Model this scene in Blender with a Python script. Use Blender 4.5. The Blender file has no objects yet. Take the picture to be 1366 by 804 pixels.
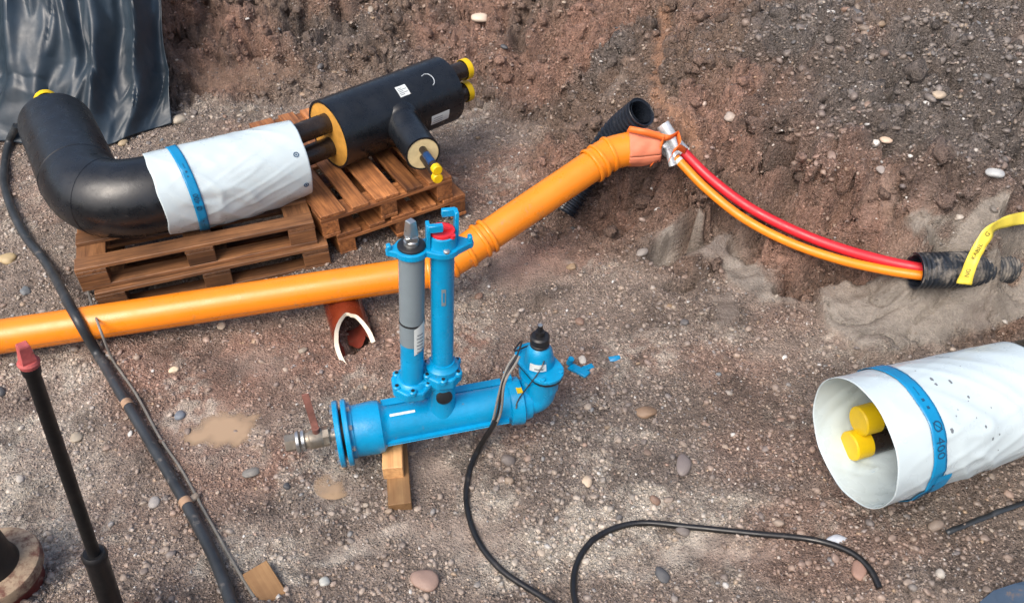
import bpy, bmesh, math, random
import numpy as np
from mathutils import Vector, Matrix, noise as mnoise
random.seed(7); rng = np.random.default_rng(11)
S = bpy.context.scene
COL = S.collection
R_ = math.radians

# ------------------------------------------------------------------ camera
FPX, PITCH, HC = 1120.0, 41.0, 2.9
cd = bpy.data.cameras.new('camera'); cam = bpy.data.objects.new('camera', cd); COL.objects.link(cam)
cam.location = (0, 0, HC); cam.rotation_euler = (R_(90 - PITCH), 0, 0)
cd.sensor_width = 36; cd.lens = FPX / 1366 * 36; cd.clip_end = 500
S.camera = cam
# ------------------------------------------------------------------ light: overcast
SUN_EL, SUN_AZ = 52.0, 215.0        # azimuth clockwise from +Y
w = bpy.data.worlds.new('World'); S.world = w; w.use_nodes = True
nt = w.node_tree; bg = nt.nodes['Background']
sky = nt.nodes.new('ShaderNodeTexSky'); sky.sky_type = 'NISHITA'; sky.sun_disc = False
sky.sun_elevation = R_(SUN_EL); sky.sun_rotation = R_(SUN_AZ); sky.dust_density = 6; sky.air_density = 1.0; sky.ozone_density = 1.0
nt.links.new(sky.outputs[0], bg.inputs[0]); bg.inputs[1].default_value = 0.145
sd = bpy.data.lights.new('sun', 'SUN'); sd.energy = 1.25; sd.angle = R_(40); sd.color = (1, .97, .93)
sun = bpy.data.objects.new('sun', sd); COL.objects.link(sun)
sv = Vector((math.sin(R_(SUN_AZ)) * math.cos(R_(SUN_EL)), math.cos(R_(SUN_AZ)) * math.cos(R_(SUN_EL)), math.sin(R_(SUN_EL))))
sun.rotation_euler = sv.to_track_quat('Z', 'Y').to_euler(); sun.location = sv * 20
S.view_settings.view_transform = 'Standard'; S.view_settings.look = 'None'
S.view_settings.exposure = 0.64; S.view_settings.gamma = 1; S.view_settings.use_curve_mapping = False

# ------------------------------------------------------------------ measuring helpers (photo position + height -> world point)
_t = R_(PITCH)
CF = Vector((0, math.cos(_t), -math.sin(_t))); CU = Vector((0, math.sin(_t), math.cos(_t))); CR = Vector((1, 0, 0))
CP = Vector((0, 0, HC))
def ray(px, py): return CF + CR * ((px - 683) / FPX) - CU * ((py - 402) / FPX)
def at(px, py, z=0.0):
    d = ray(px, py); return CP + d * ((z - HC) / d.z)
def aty(px, py, Y):
    d = ray(px, py); return CP + d * (Y / d.y)
def atpl(px, py, p, n):
    d = ray(px, py); return CP + d * ((p - CP).dot(n) / d.dot(n))

# ------------------------------------------------------------------ numpy gradient noise
_perm = rng.permutation(512).astype(np.int64); _ang = rng.uniform(0, 2 * np.pi, 512)
def pn(x, y):
    xi = np.floor(x).astype(np.int64); yi = np.floor(y).astype(np.int64); xf = x - xi; yf = y - yi
    u = xf * xf * xf * (xf * (xf * 6 - 15) + 10); v = yf * yf * yf * (yf * (yf * 6 - 15) + 10)
    def g(ix, iy, dx, dy):
        h = _ang[_perm[(_perm[ix & 511] + iy) & 511]]; return np.cos(h) * dx + np.sin(h) * dy
    a = g(xi, yi, xf, yf); b = g(xi + 1, yi, xf - 1, yf); c = g(xi, yi + 1, xf, yf - 1); d = g(xi + 1, yi + 1, xf - 1, yf - 1)
    return ((a * (1 - u) + b * u) * (1 - v) + (c * (1 - u) + d * u) * v) * 1.4
def fbm(x, y, o=4, gain=.5):
    s = 0; a = 1
    for k in range(o): s = s + a * pn(x * 2 ** k + 17.3 * k, y * 2 ** k - 9.1 * k); a *= gain
    return s
def worley(x, y):
    xi = np.floor(x).astype(np.int64); yi = np.floor(y).astype(np.int64); best = np.full(x.shape, 9.0)
    for dx in (-1, 0, 1):
        for dy in (-1, 0, 1):
            h = _perm[(_perm[(xi + dx) & 511] + yi + dy) & 511]; h2 = _perm[(h * 7 + 13) & 511]
            best = np.minimum(best, (xi + dx + h / 512 - x) ** 2 + (yi + dy + h2 / 512 - y) ** 2)
    return best
def domes(x, y): return np.sqrt(np.clip(.62 - worley(x, y), 0, None)) - .45
def sstep(a, b, x):
    t = np.clip((x - a) / (b - a), 0, 1); return t * t * (3 - 2 * t)

# ------------------------------------------------------------------ materials
def lin(r, g, b):
    f = lambda c: (c / 255 / 12.92) if c / 255 <= .04045 else ((c / 255 + .055) / 1.055) ** 2.4
    return (f(r), f(g), f(b), 1)
def newmat(name):
    m = bpy.data.materials.new(name); m.use_nodes = True
    n = m.node_tree; return m, n, n.nodes['Principled BSDF']
def node(n, t, **kw):
    x = n.nodes.new(t)
    for k, v in kw.items(): setattr(x, k, v)
    return x
def mixc(n, fac, a, b, blend='MIX'):
    x = node(n, 'ShaderNodeMix', data_type='RGBA', blend_type=blend)
    for s, v in ((0, fac), (6, a), (7, b)):
        if isinstance(v, bpy.types.NodeSocket): n.links.new(v, x.inputs[s])
        else: x.inputs[s].default_value = v
    return x.outputs[2]
def noise_out(n, co, scale, detail=4, rough=.6, stretch=None, dist=0):
    if stretch:
        mp = node(n, 'ShaderNodeMapping'); mp.inputs['Scale'].default_value = stretch; n.links.new(co, mp.inputs[0]); co = mp.outputs[0]
    x = node(n, 'ShaderNodeTexNoise'); x.inputs['Scale'].default_value = scale; x.inputs['Detail'].default_value = detail
    x.inputs['Roughness'].default_value = rough; x.inputs['Distortion'].default_value = dist
    n.links.new(co, x.inputs['Vector']); return x.outputs[0]
def ramp(n, f, a, b, va=0.0, vb=1.0):
    x = node(n, 'ShaderNodeMapRange'); x.inputs[1].default_value = a; x.inputs[2].default_value = b
    x.inputs[3].default_value = va; x.inputs[4].default_value = vb; n.links.new(f, x.inputs[0]); return x.outputs[0]
def pmat(name, col, rough=.45, metal=0, var=.12, scale=6, dirt=0.0, dcol=(.16, .115, .085, 1), bump=.1, bscale=90, spec=.5, coat=0, stretch=None):
    m, n, p = newmat(name); tc = node(n, 'ShaderNodeTexCoord').outputs['Object']
    f = noise_out(n, tc, scale, 5, .6, stretch)
    dark = tuple(c * (1 - var * 1.6) for c in col[:3]) + (1,); lite = tuple(min(1, c * (1 + var)) for c in col[:3]) + (1,)
    c = mixc(n, ramp(n, f, .3, .7), dark, lite)
    rg = ramp(n, noise_out(n, tc, scale * 3, 3), .3, .7, max(.03, rough - .1), min(1, rough + .12))
    if dirt > 0:
        dn = noise_out(n, tc, scale * 2.3 + 3, 8, .72)
        dm = ramp(n, dn, .68 - dirt * .35, .78 - dirt * .25)
        c = mixc(n, dm, c, dcol)
        ad = node(n, 'ShaderNodeMath', operation='MULTIPLY_ADD'); n.links.new(dm, ad.inputs[0]); ad.inputs[1].default_value = .35; n.links.new(rg, ad.inputs[2]); rg = ad.outputs[0]
    n.links.new(c, p.inputs['Base Color']); n.links.new(rg, p.inputs['Roughness'])
    p.inputs['Metallic'].default_value = metal; p.inputs['Specular IOR Level'].default_value = spec
    p.inputs['Coat Weight'].default_value = coat; p.inputs['Coat Roughness'].default_value = .12
    if bump:
        b = node(n, 'ShaderNodeBump'); b.inputs['Strength'].default_value = bump; b.inputs['Distance'].default_value = .004
        n.links.new(noise_out(n, tc, bscale, 4), b.inputs['Height']); n.links.new(b.outputs[0], p.inputs['Normal'])
    return m
def woodmat(name, ca, cb, rough=.5):
    m, n, p = newmat(name); tc = node(n, 'ShaderNodeTexCoord').outputs['Object']
    oi = node(n, 'ShaderNodeObjectInfo'); ad = node(n, 'ShaderNodeVectorMath', operation='ADD'); n.links.new(tc, ad.inputs[0])
    sc = node(n, 'ShaderNodeVectorMath', operation='SCALE'); n.links.new(oi.outputs['Random'], sc.inputs['Scale']); sc.inputs[0].default_value = (37, 51, 23)
    n.links.new(sc.outputs[0], ad.inputs[1]); co = ad.outputs[0]
    g = noise_out(n, co, 6, 6, .62, (.5, 9, 9), .6); g2 = noise_out(n, co, 4, 4, .6)
    c = mixc(n, ramp(n, g, .3, .72), cb, ca)
    c = mixc(n, ramp(n, g2, .42, .72, 0, .65), c, tuple(x * .45 for x in cb[:3]) + (1,))
    br = ramp(n, oi.outputs['Random'], 0, 1, .5, 1.4)
    cb_ = node(n, 'ShaderNodeCombineColor'); [n.links.new(br, cb_.inputs[i]) for i in range(3)]
    c = mixc(n, 1.0, c, cb_.outputs[0], 'MULTIPLY')
    n.links.new(c, p.inputs['Base Color']); n.links.new(ramp(n, g2, .3, .7, rough - .15, rough + .2), p.inputs['Roughness'])
    b = node(n, 'ShaderNodeBump'); b.inputs['Strength'].default_value = .35; b.inputs['Distance'].default_value = .003
    n.links.new(g, b.inputs['Height']); n.links.new(b.outputs[0], p.inputs['Normal'])
    return m
M = {}
M['jacket'] = pmat('black_jacket', (.008, .010, .013, 1), .3, var=.3, dirt=.12, dcol=(.03, .027, .024, 1), bump=.12, bscale=40, spec=.55)
M['foam'] = pmat('foam_orange', lin(205, 150, 62), .8, var=.15, scale=14, dirt=.12, dcol=(.28, .13, .03, 1), bump=.4)
M['foam_pale'] = pmat('foam_pale', lin(215, 198, 150), .8, var=.1, scale=20, dirt=.12, dcol=(.2, .11, .04, 1), bump=.4)
M['steel_dark'] = pmat('dark_steel', (.035, .026, .021, 1), .28, metal=.25, var=.3, dirt=.22, dcol=(.16, .13, .1, 1), bump=.15)
M['yellow'] = pmat('yellow_cap', lin(222, 186, 10), .45, var=.1, dirt=.05)
M['blue'] = pmat('blue_coating', lin(0, 144, 195), .32, var=.14, scale=5, dirt=.12, dcol=(.16, .13, .1, 1), bump=.3, bscale=60, coat=.1)
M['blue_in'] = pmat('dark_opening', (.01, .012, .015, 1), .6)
M['grey_tube'] = pmat('grey_tube', lin(118, 130, 136), .45, var=.06, dirt=.04)
M['black_rub'] = pmat('black_rubber', (.012, .012, .013, 1), .4, var=.2, dirt=.12, dcol=(.07, .055, .045, 1))
M['zinc'] = pmat('zinc_steel', (.55, .56, .55, 1), .32, metal=.9, var=.2, dirt=.1)
M['brass'] = pmat('dull_nickel_valve', (.33, .29, .235, 1), .4, metal=.7, var=.2, scale=20, dirt=.3, dcol=(.17, .13, .1, 1))
M['rust'] = pmat('rusty_lever', lin(124, 82, 72), .6, var=.25, scale=20, dirt=.35, dcol=(.12, .05, .035, 1), bump=.3)
M['red'] = pmat('red_plastic', lin(205, 38, 48), .35, var=.08, dirt=.03)
M['red_conduit'] = pmat('red_conduit', lin(200, 36, 48), .36, var=.1, dirt=.16, dcol=(.3, .1, .08, 1))
M['orange_conduit'] = pmat('orange_conduit', lin(234, 134, 28), .36, var=.1, dirt=.18, dcol=(.35, .17, .07, 1))
M['orange'] = pmat('orange_drain', lin(234, 134, 28), .3, var=.06, scale=3, dirt=.2, dcol=(.34, .19, .085, 1), bump=.06, coat=.1)
M['salmon'] = pmat('salmon_cloth', lin(214, 126, 94), .6, var=.1, dirt=.12, dcol=(.35, .16, .09, 1))
M['strap'] = pmat('orange_strap', lin(232, 112, 44), .5, var=.08)
M['silver'] = pmat('silver_tape', (.62, .66, .68, 1), .3, metal=.4, var=.15, scale=22, dirt=.0)
M['corr'] = pmat('corrugated_black', (.014, .018, .026, 1), .25, var=.2, dirt=.06, dcol=(.13, .11, .09, 1))
M['corr_mud'] = pmat('corrugated_muddy', (.02, .026, .035, 1), .35, var=.2, scale=3.5, dirt=.5, dcol=(.21, .19, .165, 1))
M['wtape'] = pmat('yellow_tape', lin(222, 202, 74), .4, var=.1, dirt=.05, dcol=(.35, .3, .15, 1))
M['ink'] = pmat('ink', (.05, .045, .02, 1), .6, bump=0)
M['inkblue'] = pmat('ink_blue', (.008, .06, .14, 1), .5, bump=0)
M['cable'] = pmat('black_cable', (.012, .0125, .014, 1), .34, var=.3, dirt=.2, dcol=(.09, .08, .07, 1), bump=.1)
M['cable_dusty'] = pmat('dusty_cable', (.03, .036, .042, 1), .42, var=.3, dirt=.3, dcol=(.17, .155, .14, 1), bump=.2)
M['wire_grey'] = pmat('grey_wire', (.2, .19, .17, 1), .55, dirt=.2)
M['cabletape'] = pmat('tan_tape', lin(168, 138, 112), .7, var=.3, dirt=.3)
M['wrap'] = pmat('white_film', (.50, .59, .62, 1), .3, var=.03, scale=3, dirt=.02, dcol=(.3, .27, .24, 1), bump=.04, bscale=12, spec=.45)
M['btape'] = pmat('blue_tape', lin(10, 128, 178), .35, var=.06, dirt=.0, bump=.05)
M['sheet'] = pmat('black_sheet', (.022, .037, .053, 1), .42, var=.2, scale=4, dirt=.02, dcol=(.1, .1, .1, 1), bump=.25, bscale=22, spec=.5)
M['bsheet'] = pmat('blue_sheet', lin(58, 76, 96), .5, dirt=.25)
M['rod'] = pmat('black_rod', (.008, .008, .0085, 1), .5, var=.2, dirt=.1, dcol=(.06, .05, .04, 1))
M['redpaint'] = pmat('red_cap', lin(172, 82, 80), .65, var=.2, scale=20, dirt=.25, dcol=(.12, .07, .05, 1), bump=.3)
M['cream'] = pmat('dusty_flange', lin(168, 148, 124), .8, var=.25, scale=9, dirt=.62, dcol=(.13, .06, .045, 1), bump=.4)
M['oxide'] = pmat('oxide_iron', lin(110, 46, 40), .6, var=.2, scale=9, dirt=.3, dcol=(.35, .3, .25, 1), bump=.4)
M['clay'] = pmat('glazed_clay', lin(112, 46, 28), .22, var=.25, scale=7, dirt=.12, dcol=(.09, .05, .035, 1), coat=.2)
M['clayin'] = pmat('clay_inside', lin(120, 52, 40), .4, var=.3, scale=8, dirt=.2)
M['clayrim'] = pmat('clay_rim', lin(222, 212, 192), .7, var=.06, dirt=.06)
M['paper'] = pmat('paper_label', lin(205, 212, 210), .6, var=.03, dirt=.04, bump=0)
M['chalk'] = pmat('chalk', lin(170, 178, 184), .9, bump=0)
M['ptext'] = pmat('label_print', (.14, .16, .18, 1), .6, bump=0)
M['wood_a'] = woodmat('wet_pallet_wood', lin(150, 106, 70), lin(80, 52, 34))
M['wood_b'] = woodmat('orange_pallet_wood', lin(196, 132, 80), lin(96, 56, 34))
M['wood_c'] = woodmat('fresh_timber', lin(208, 166, 114), lin(172, 126, 82), .6)
M['steel_blue'] = pmat('blue_steel_band', lin(18, 58, 104), .35, var=.2, dirt=.1)
M['water'] = pmat('muddy_water', lin(164, 142, 118), .09, var=.08, bump=0, spec=.5)
# soil: colour and wetness are baked per vertex from the soil zones; fine grain comes from the nodes
def soilmat():
    m, n, p = newmat('soil'); tc = node(n, 'ShaderNodeTexCoord').outputs['Object']
    a = node(n, 'ShaderNodeVertexColor', layer_name='Col'); sm = node(n, 'ShaderNodeSeparateColor')
    a2 = node(n, 'ShaderNodeVertexColor', layer_name='Aux'); n.links.new(a2.outputs[0], sm.inputs[0])
    smooth = sm.outputs[0]; wet = sm.outputs[1]
    c = a.outputs[0]
    grit = ramp(n, smooth, 0, 1, 1, .12)
    f1 = noise_out(n, tc, 9, 8, .7); f2 = noise_out(n, tc, 55, 6, .75); f3 = noise_out(n, tc, 240, 3, .7)
    def mul(x, y):
        q = node(n, 'ShaderNodeMath', operation='MULTIPLY')
        for i, s in enumerate((x, y)):
            if isinstance(s, bpy.types.NodeSocket): n.links.new(s, q.inputs[i])
            else: q.inputs[i].default_value = s
        return q.outputs[0]
    def add(x, y):
        q = node(n, 'ShaderNodeMath', operation='ADD'); n.links.new(x, q.inputs[0]); n.links.new(y, q.inputs[1]); return q.outputs[0]
    k = add(ramp(n, f1, .25, .75, .55, 1.4), mul(ramp(n, f2, .25, .75, -.62, .6), grit))
    k = add(k, mul(ramp(n, f3, .3, .7, -.38, .4), grit))
    cc = node(n, 'ShaderNodeCombineColor'); [n.links.new(k, cc.inputs[i]) for i in range(3)]
    c = mixc(n, 1.0, c, cc.outputs[0], 'MULTIPLY')
    # fine grit grains
    hs = []
    for sc, amt, thr in ((70, .75, .34), (150, .75, .38)):
        v = node(n, 'ShaderNodeTexVoronoi'); v.inputs['Scale'].default_value = sc; n.links.new(tc, v.inputs['Vector'])
        sp = node(n, 'ShaderNodeSeparateColor'); n.links.new(v.outputs['Color'], sp.inputs[0])
        cr = node(n, 'ShaderNodeValToRGB'); n.links.new(sp.outputs[0], cr.inputs[0])
        e = cr.color_ramp; e.elements[0].color = (.36, .38, .42, 1); e.elements[1].color = (2.6, 2.7, 2.8, 1)
        for pos, col in ((.25, (.62, .62, .64, 1)), (.5, (1.0, .98, .96, 1)), (.72, (1.25, 1.22, 1.2, 1)), (.9, (1.7, 1.72, 1.74, 1))):
            x = e.elements.new(pos); x.color = col
        gcol = mixc(n, 1.0, c, cr.outputs[0], 'MULTIPLY')
        msk = mul(mul(ramp(n, v.outputs['Distance'], thr + .12, thr, 0, 1), ramp(n, sp.outputs[1], .45, .5)), mul(grit, amt))
        c = mixc(n, msk, c, gcol); hs.append(mul(ramp(n, v.outputs['Distance'], .5, .0, 0, 1), grit))
    n.links.new(c, p.inputs['Base Color'])
    rg = add(ramp(n, wet, 0, 1, .56, .2), ramp(n, f2, .3, .7, -.08, .14)); n.links.new(rg, p.inputs['Roughness'])
    p.inputs['Specular IOR Level'].default_value = .45
    h = add(add(mul(hs[0], .9), mul(hs[1], .5)), add(mul(f2, mul(grit, 1.6)), mul(f3, mul(grit, .4))))
    h = add(h, mul(f1, 1.0))
    b = node(n, 'ShaderNodeBump'); b.inputs['Strength'].default_value = 1.0; b.inputs['Distance'].default_value = .016
    n.links.new(h, b.inputs['Height']); n.links.new(b.outputs[0], p.inputs['Normal'])
    return m
M['soil'] = soilmat()
def stonemat():
    m, n, p = newmat('stone'); tc = node(n, 'ShaderNodeTexCoord').outputs['Object']
    a = node(n, 'ShaderNodeVertexColor', layer_name='Col')
    f = noise_out(n, tc, 38, 6, .7); k = ramp(n, f, .25, .75, .6, 1.3)
    cc = node(n, 'ShaderNodeCombineColor'); [n.links.new(k, cc.inputs[i]) for i in range(3)]
    n.links.new(mixc(n, 1.0, a.outputs[0], cc.outputs[0], 'MULTIPLY'), p.inputs['Base Color'])
    n.links.new(ramp(n, noise_out(n, tc, 6, 3), .3, .7, .32, .7), p.inputs['Roughness'])
    b = node(n, 'ShaderNodeBump'); b.inputs['Strength'].default_value = .3; b.inputs['Distance'].default_value = .004
    n.links.new(f, b.inputs['Height']); n.links.new(b.outputs[0], p.inputs['Normal'])
    return m
M['stone'] = stonemat()

# ------------------------------------------------------------------ object helpers
def link(o, parent=None):
    COL.objects.link(o)
    if parent: o.parent = parent
    return o
def tag(o, label, cat, group=None):
    o['label'] = label; o['category'] = cat
    if group: o['group'] = group
    return o
def thing(name, loc, label, cat, group=None, rotz=0):
    o = bpy.data.objects.new(name, None); o.location = loc; o.rotation_euler = (0, 0, rotz); o.empty_display_size = .1
    link(o); return tag(o, label, cat, group)
def mesh(name, vf, mat, parent=None, smooth=True, base=None):
    """vf: (verts in world space, faces). Under a thing the verts are stored relative to its base."""
    v, f = vf
    b = Vector(parent.location) if (parent and base is None) else (base if base is not None else Vector((0, 0, 0)))
    if parent and parent.parent: b = Vector(parent.parent.location)
    me = bpy.data.meshes.new(name); me.from_pydata([tuple(Vector(p) - b) for p in v], [], f)
    me.materials.append(M[mat] if isinstance(mat, str) else mat)
    bm = bmesh.new(); bm.from_mesh(me); bmesh.ops.recalc_face_normals(bm, faces=bm.faces)
    bm.to_mesh(me); bm.free()
    if smooth:
        me.polygons.foreach_set('use_smooth', [True] * len(me.polygons)); me.set_sharp_from_angle(angle=R_(38))
    o = bpy.data.objects.new(name, me); link(o, parent)
    if not parent and base is not None: o.location = base
    return o
def join(*vfs):
    V, F = [], []
    for v, f in vfs:
        k = len(V); V += list(v); F += [tuple(i + k for i in q) for q in f]
    return V, F
def frame(a):
    a = Vector(a).normalized(); h = Vector((0, 0, 1)) if abs(a.z) < .9 else Vector((1, 0, 0))
    u = a.cross(h).normalized(); return u, u.cross(a).normalized() * -1 if False else a.cross(u).normalized() * -1
def lathe(p0, d, prof, n=32, cap=(True, True), ru=None):
    """revolve (t, r) profile about the axis p0 + t*d"""
    d = Vector(d).normalized(); p0 = Vector(p0); u, v = frame(d); V, F = [], []
    for t, r in prof:
        for k in range(n):
            a = 2 * math.pi * k / n; V.append(p0 + d * t + (u * math.cos(a) + v * math.sin(a)) * r)
    m = len(prof)
    for i in range(m - 1):
        for k in range(n): F.append((i * n + k, i * n + (k + 1) % n, (i + 1) * n + (k + 1) % n, (i + 1) * n + k))
    if cap[0]: F.append(tuple(range(n)))
    if cap[1]: F.append(tuple((m - 1) * n + k for k in range(n)))
    return V, F
def cyl(p0, p1, r, n=24, ch=.0):
    p0 = Vector(p0); p1 = Vector(p1); L = (p1 - p0).length
    pr = [(0, r), (L, r)] if not ch else [(0, r - ch), (ch, r), (L - ch, r), (L, r - ch)]
    return lathe(p0, p1 - p0, pr, n)
def hollow(p0, p1, r, ri, n=32):
    L = (Vector(p1) - Vector(p0)).length; v, f = lathe(p0, Vector(p1) - Vector(p0), [(0, ri), (0, r), (L, r), (L, ri), (0, ri)], n, (False, False)); return v, f
def tube(pts, r, n=14, cap=True, inner=None):
    P = [Vector(p) for p in pts]; V, F = [], []
    T = [(P[min(i + 1, len(P) - 1)] - P[max(i - 1, 0)]).normalized() for i in range(len(P))]
    u = frame(T[0])[0]
    for i, p in enumerate(P):
        u = (u - T[i] * u.dot(T[i])).normalized(); v = T[i].cross(u)
        rr = r[i] if hasattr(r, '__len__') else r
        for k in range(n):
            a = 2 * math.pi * k / n; V.append(p + (u * math.cos(a) + v * math.sin(a)) * rr)
    m = len(P)
    for i in range(m - 1):
        for k in range(n): F.append((i * n + k, i * n + (k + 1) % n, (i + 1) * n + (k + 1) % n, (i + 1) * n + k))
    if cap: F += [tuple(range(n)), tuple((m - 1) * n + k for k in range(n))]
    return V, F
def box(c, x, y, z, ch=.003):
    """box from centre and three half-axis vectors, with chamfered edges"""
    bm = bmesh.new(); bmesh.ops.create_cube(bm, size=2)
    mt = Matrix((x, y, z)).transposed()
    for q in bm.verts: q.co = mt @ q.co
    if ch: bmesh.ops.bevel(bm, geom=bm.edges[:], offset=ch, segments=1, affect='EDGES')
    V = [q.co + Vector(c) for q in bm.verts]; bm.verts.index_update(); F = [tuple(q.index for q in f.verts) for f in bm.faces]; bm.free(); return V, F
def prism(outline, x, y, o, z0, z1, zv):
    """2D outline (in axes x,y at o) extruded along zv from z0 to z1"""
    n = len(outline); V = [o + x * a + y * b + zv * z0 for a, b in outline] + [o + x * a + y * b + zv * z1 for a, b in outline]
    F = [tuple(range(n)), tuple(range(n, 2 * n))] + [(k, (k + 1) % n, n + (k + 1) % n, n + k) for k in range(n)]
    return V, F
def bevel(o, wd=.003, seg=2):
    b = o.modifiers.new('bevel', 'BEVEL'); b.width = wd; b.segments = seg; b.limit_method = 'ANGLE'; b.angle_limit = R_(40); return o
def patch(fn, u0, u1, v0, v1, nu, nv):
    V = [fn(u0 + (u1 - u0) * i / nu, v0 + (v1 - v0) * j / nv) for i in range(nu + 1) for j in range(nv + 1)]
    F = [(i * (nv + 1) + j, (i + 1) * (nv + 1) + j, (i + 1) * (nv + 1) + j + 1, i * (nv + 1) + j + 1) for i in range(nu) for j in range(nv)]
    return V, F
_tc = {}
def textvf(s, size, fn, grid=None):
    """text as a flat mesh, its (x, y) sent through fn(x, y) -> world"""
    if s not in _tc:
        c = bpy.data.curves.new('t', 'FONT'); c.body = s; c.size = 1; c.align_x = 'CENTER'; c.align_y = 'CENTER'; c.resolution_u = 3
        o = bpy.data.objects.new('t', c); COL.objects.link(o); bpy.context.view_layer.update()
        me = bpy.data.meshes.new_from_object(o.evaluated_get(bpy.context.evaluated_depsgraph_get()))
        _tc[s] = ([tuple(v.co) for v in me.vertices], [tuple(p.vertices) for p in me.polygons])
        bpy.data.objects.remove(o); bpy.data.curves.remove(c); bpy.data.meshes.remove(me)
    v, f = _tc[s]
    return [fn(x * size, y * size) for x, y, z in v], f

def smoothpath(pts, n=10):
    P = [Vector(p) for p in pts]; P = [P[0] * 2 - P[1]] + P + [P[-1] * 2 - P[-2]]; out = []
    for i in range(1, len(P) - 2):
        a, b, c, d = P[i - 1:i + 3]
        for k in range(n):
            t = k / n; out.append(.5 * ((2 * b) + (c - a) * t + (2 * a - 5 * b + 4 * c - d) * t * t + (3 * b - a - 3 * c + d) * t ** 3))
    out.append(P[-2]); return out
def Y3(px, py, Y): return aty(px, py, Y)
c_red = smoothpath([Y3(893, 183, 4.02), Y3(912, 203, 3.97), Y3(950, 240, 3.83), Y3(1000, 277, 3.68), Y3(1060, 308, 3.52), Y3(1120, 331, 3.38), Y3(1180, 348, 3.24), Y3(1225, 357, 3.16), Y3(1262, 360, 3.15), Y3(1300, 360, 3.2)], 9)
c_or = smoothpath([Y3(884, 196, 3.99), Y3(904, 213, 3.93), Y3(940, 250, 3.79), Y3(990, 290, 3.63), Y3(1050, 322, 3.47), Y3(1115, 345, 3.33), Y3(1175, 359, 3.20), Y3(1225, 367, 3.12), Y3(1262, 370, 3.11), Y3(1300, 370, 3.16)], 9)
yt = [aty(1286, 379, 2.99), aty(1296, 350, 3.03), aty(1309, 325, 3.07), aty(1324, 305, 3.12), aty(1345, 295, 3.2), aty(1372, 290, 3.28), aty(1420, 286, 3.36)]
# ------------------------------------------------------------------ the ground: a trench floor with banks behind and to the right
CTRL = [(p.x, p.y, p.z) for p in (at(*q) for q in (
    # floor
    (20, 780, 0), (300, 780, 0), (600, 780, 0), (850, 780, .0), (40, 600, 0), (250, 600, 0), (500, 660, 0), (760, 640, 0), (900, 640, .01),
    (40, 450, 0), (250, 440, 0), (450, 480, 0), (700, 440, 0), (820, 520, 0), (960, 540, .02), (60, 330, 0), (250, 330, 0), (450, 330, 0),
    (650, 300, 0), (660, 210, .0), (720, 330, .0), (240, 180, 0), (60, 220, 0), (400, 160, 0), (560, 150, 0), (650, 140, .02), (330, 140, .0), (230, 140, .02),
    (760, 350, .02), (830, 400, .0), (930, 470, .02), (1040, 510, .03), (120, 250, 0), (800, 460, 0), (700, 220, .02), (740, 170, .06),
    # foreground right, slightly higher
    (1050, 700, .07), (1160, 700, .13), (1250, 690, .16), (1340, 650, .17), (1250, 790, .16), (1050, 790, .06), (1366, 560, .15), (1200, 560, .12), (1100, 590, .07), (1366, 720, .2), (1180, 490, .06), (1300, 480, .08),
    # back bank
    (300, 105, .06), (250, 60, .26), (350, 60, .26), (300, 20, .42), (450, 60, .22), (450, 10, .42), (560, 50, .25), (600, 5, .45), (690, 60, .3), (700, 10, .5),
    (780, 110, .28), (790, 30, .55), (760, 130, .18),
    # right bank
    (860, 290, .12), (840, 230, .32), (900, 230, .42), (880, 150, .55), (880, 60, .62), (950, 0, .85), (1000, 120, .72), (1050, 160, .72), (1100, 0, .98), (1000, 50, .83),
    (980, 300, .2), (940, 250, .42), (1060, 250, .5), (1060, 345, .17), (1000, 360, .08), (900, 330, .09), (950, 410, .06), (1060, 410, .07), (1110, 440, .07), (1150, 405, .09), (1140, 295, .42), (1150, 230, .64), (1150, 380, .12), (1180, 440, .1),
    (1250, 400, .14), (1250, 365, .27), (1250, 335, .42), (1250, 295, .60), (1340, 400, .16), (1340, 370, .28), (1340, 330, .48), (1340, 290, .64), (1300, 440, .1), (1366, 455, .09), (1220, 440, .09),
    (1250, 230, .72), (1366, 250, .76), (1250, 120, .87), (1366, 100, .98), (1366, 0, 1.12), (1250, 0, 1.06), (1150, 120, .82)))]
CTRL += [(-3.6, 5.95, 1.1), (-3.0, 5.95, 1.1), (-2.72, 6.02, 1.0), (-3.3, 5.55, .35), (-2.75, 5.6, .32), (-3.8, 5.5, .4), (-3.3, 5.35, .0), (-2.6, 5.4, .0), (-2.3, 5.55, .0), (-4.2, 5.2, .1),
         (-4.6, 4, .0), (-4, 3, 0), (-3, 2, 0), (-2.5, 1.4, 0), (0, 1.35, 0), (1.5, 1.35, .1), (2.5, 1.4, .25), (-2.5, .6, .5), (0, .6, .5), (2.5, .6, .6), (0, 0, 1.25), (-3, 0, 1.25), (3, 0, 1.25), (0, -3, 1.3), (-6, -3, 1.3), (6, -3, 1.3),
         (4, 2, .4), (4.5, 3, .6), (4, 3.4, .8), (5, 5, 1.25), (6, 1, 1.2), (7, 4, 1.3), (-6, 4, .4), (-7, 4, 1.2), (-6, 6, 1.2), (-3.5, 7.2, 1.25), (-1.5, 7.2, .95), (0, 7.2, 1.0), (1.5, 6.6, 1.15), (3.5, 6.5, 1.3), (-3, 10, 1.4), (3, 10, 1.4), (-10, 10, 1.4), (10, 10, 1.4), (10, -5, 1.3), (-10, -5, 1.3)]
CT = np.array(CTRL)
def _fit():
    n = len(CT); D = np.linalg.norm(CT[:, None, :2] - CT[None, :, :2], axis=2)
    A = np.zeros((n + 1, n + 1)); A[:n, :n] = D - .06 * np.eye(n); A[:n, n] = 1; A[n, :n] = 1
    return np.linalg.solve(A, np.append(CT[:, 2], 0))
WT = _fit()
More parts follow.
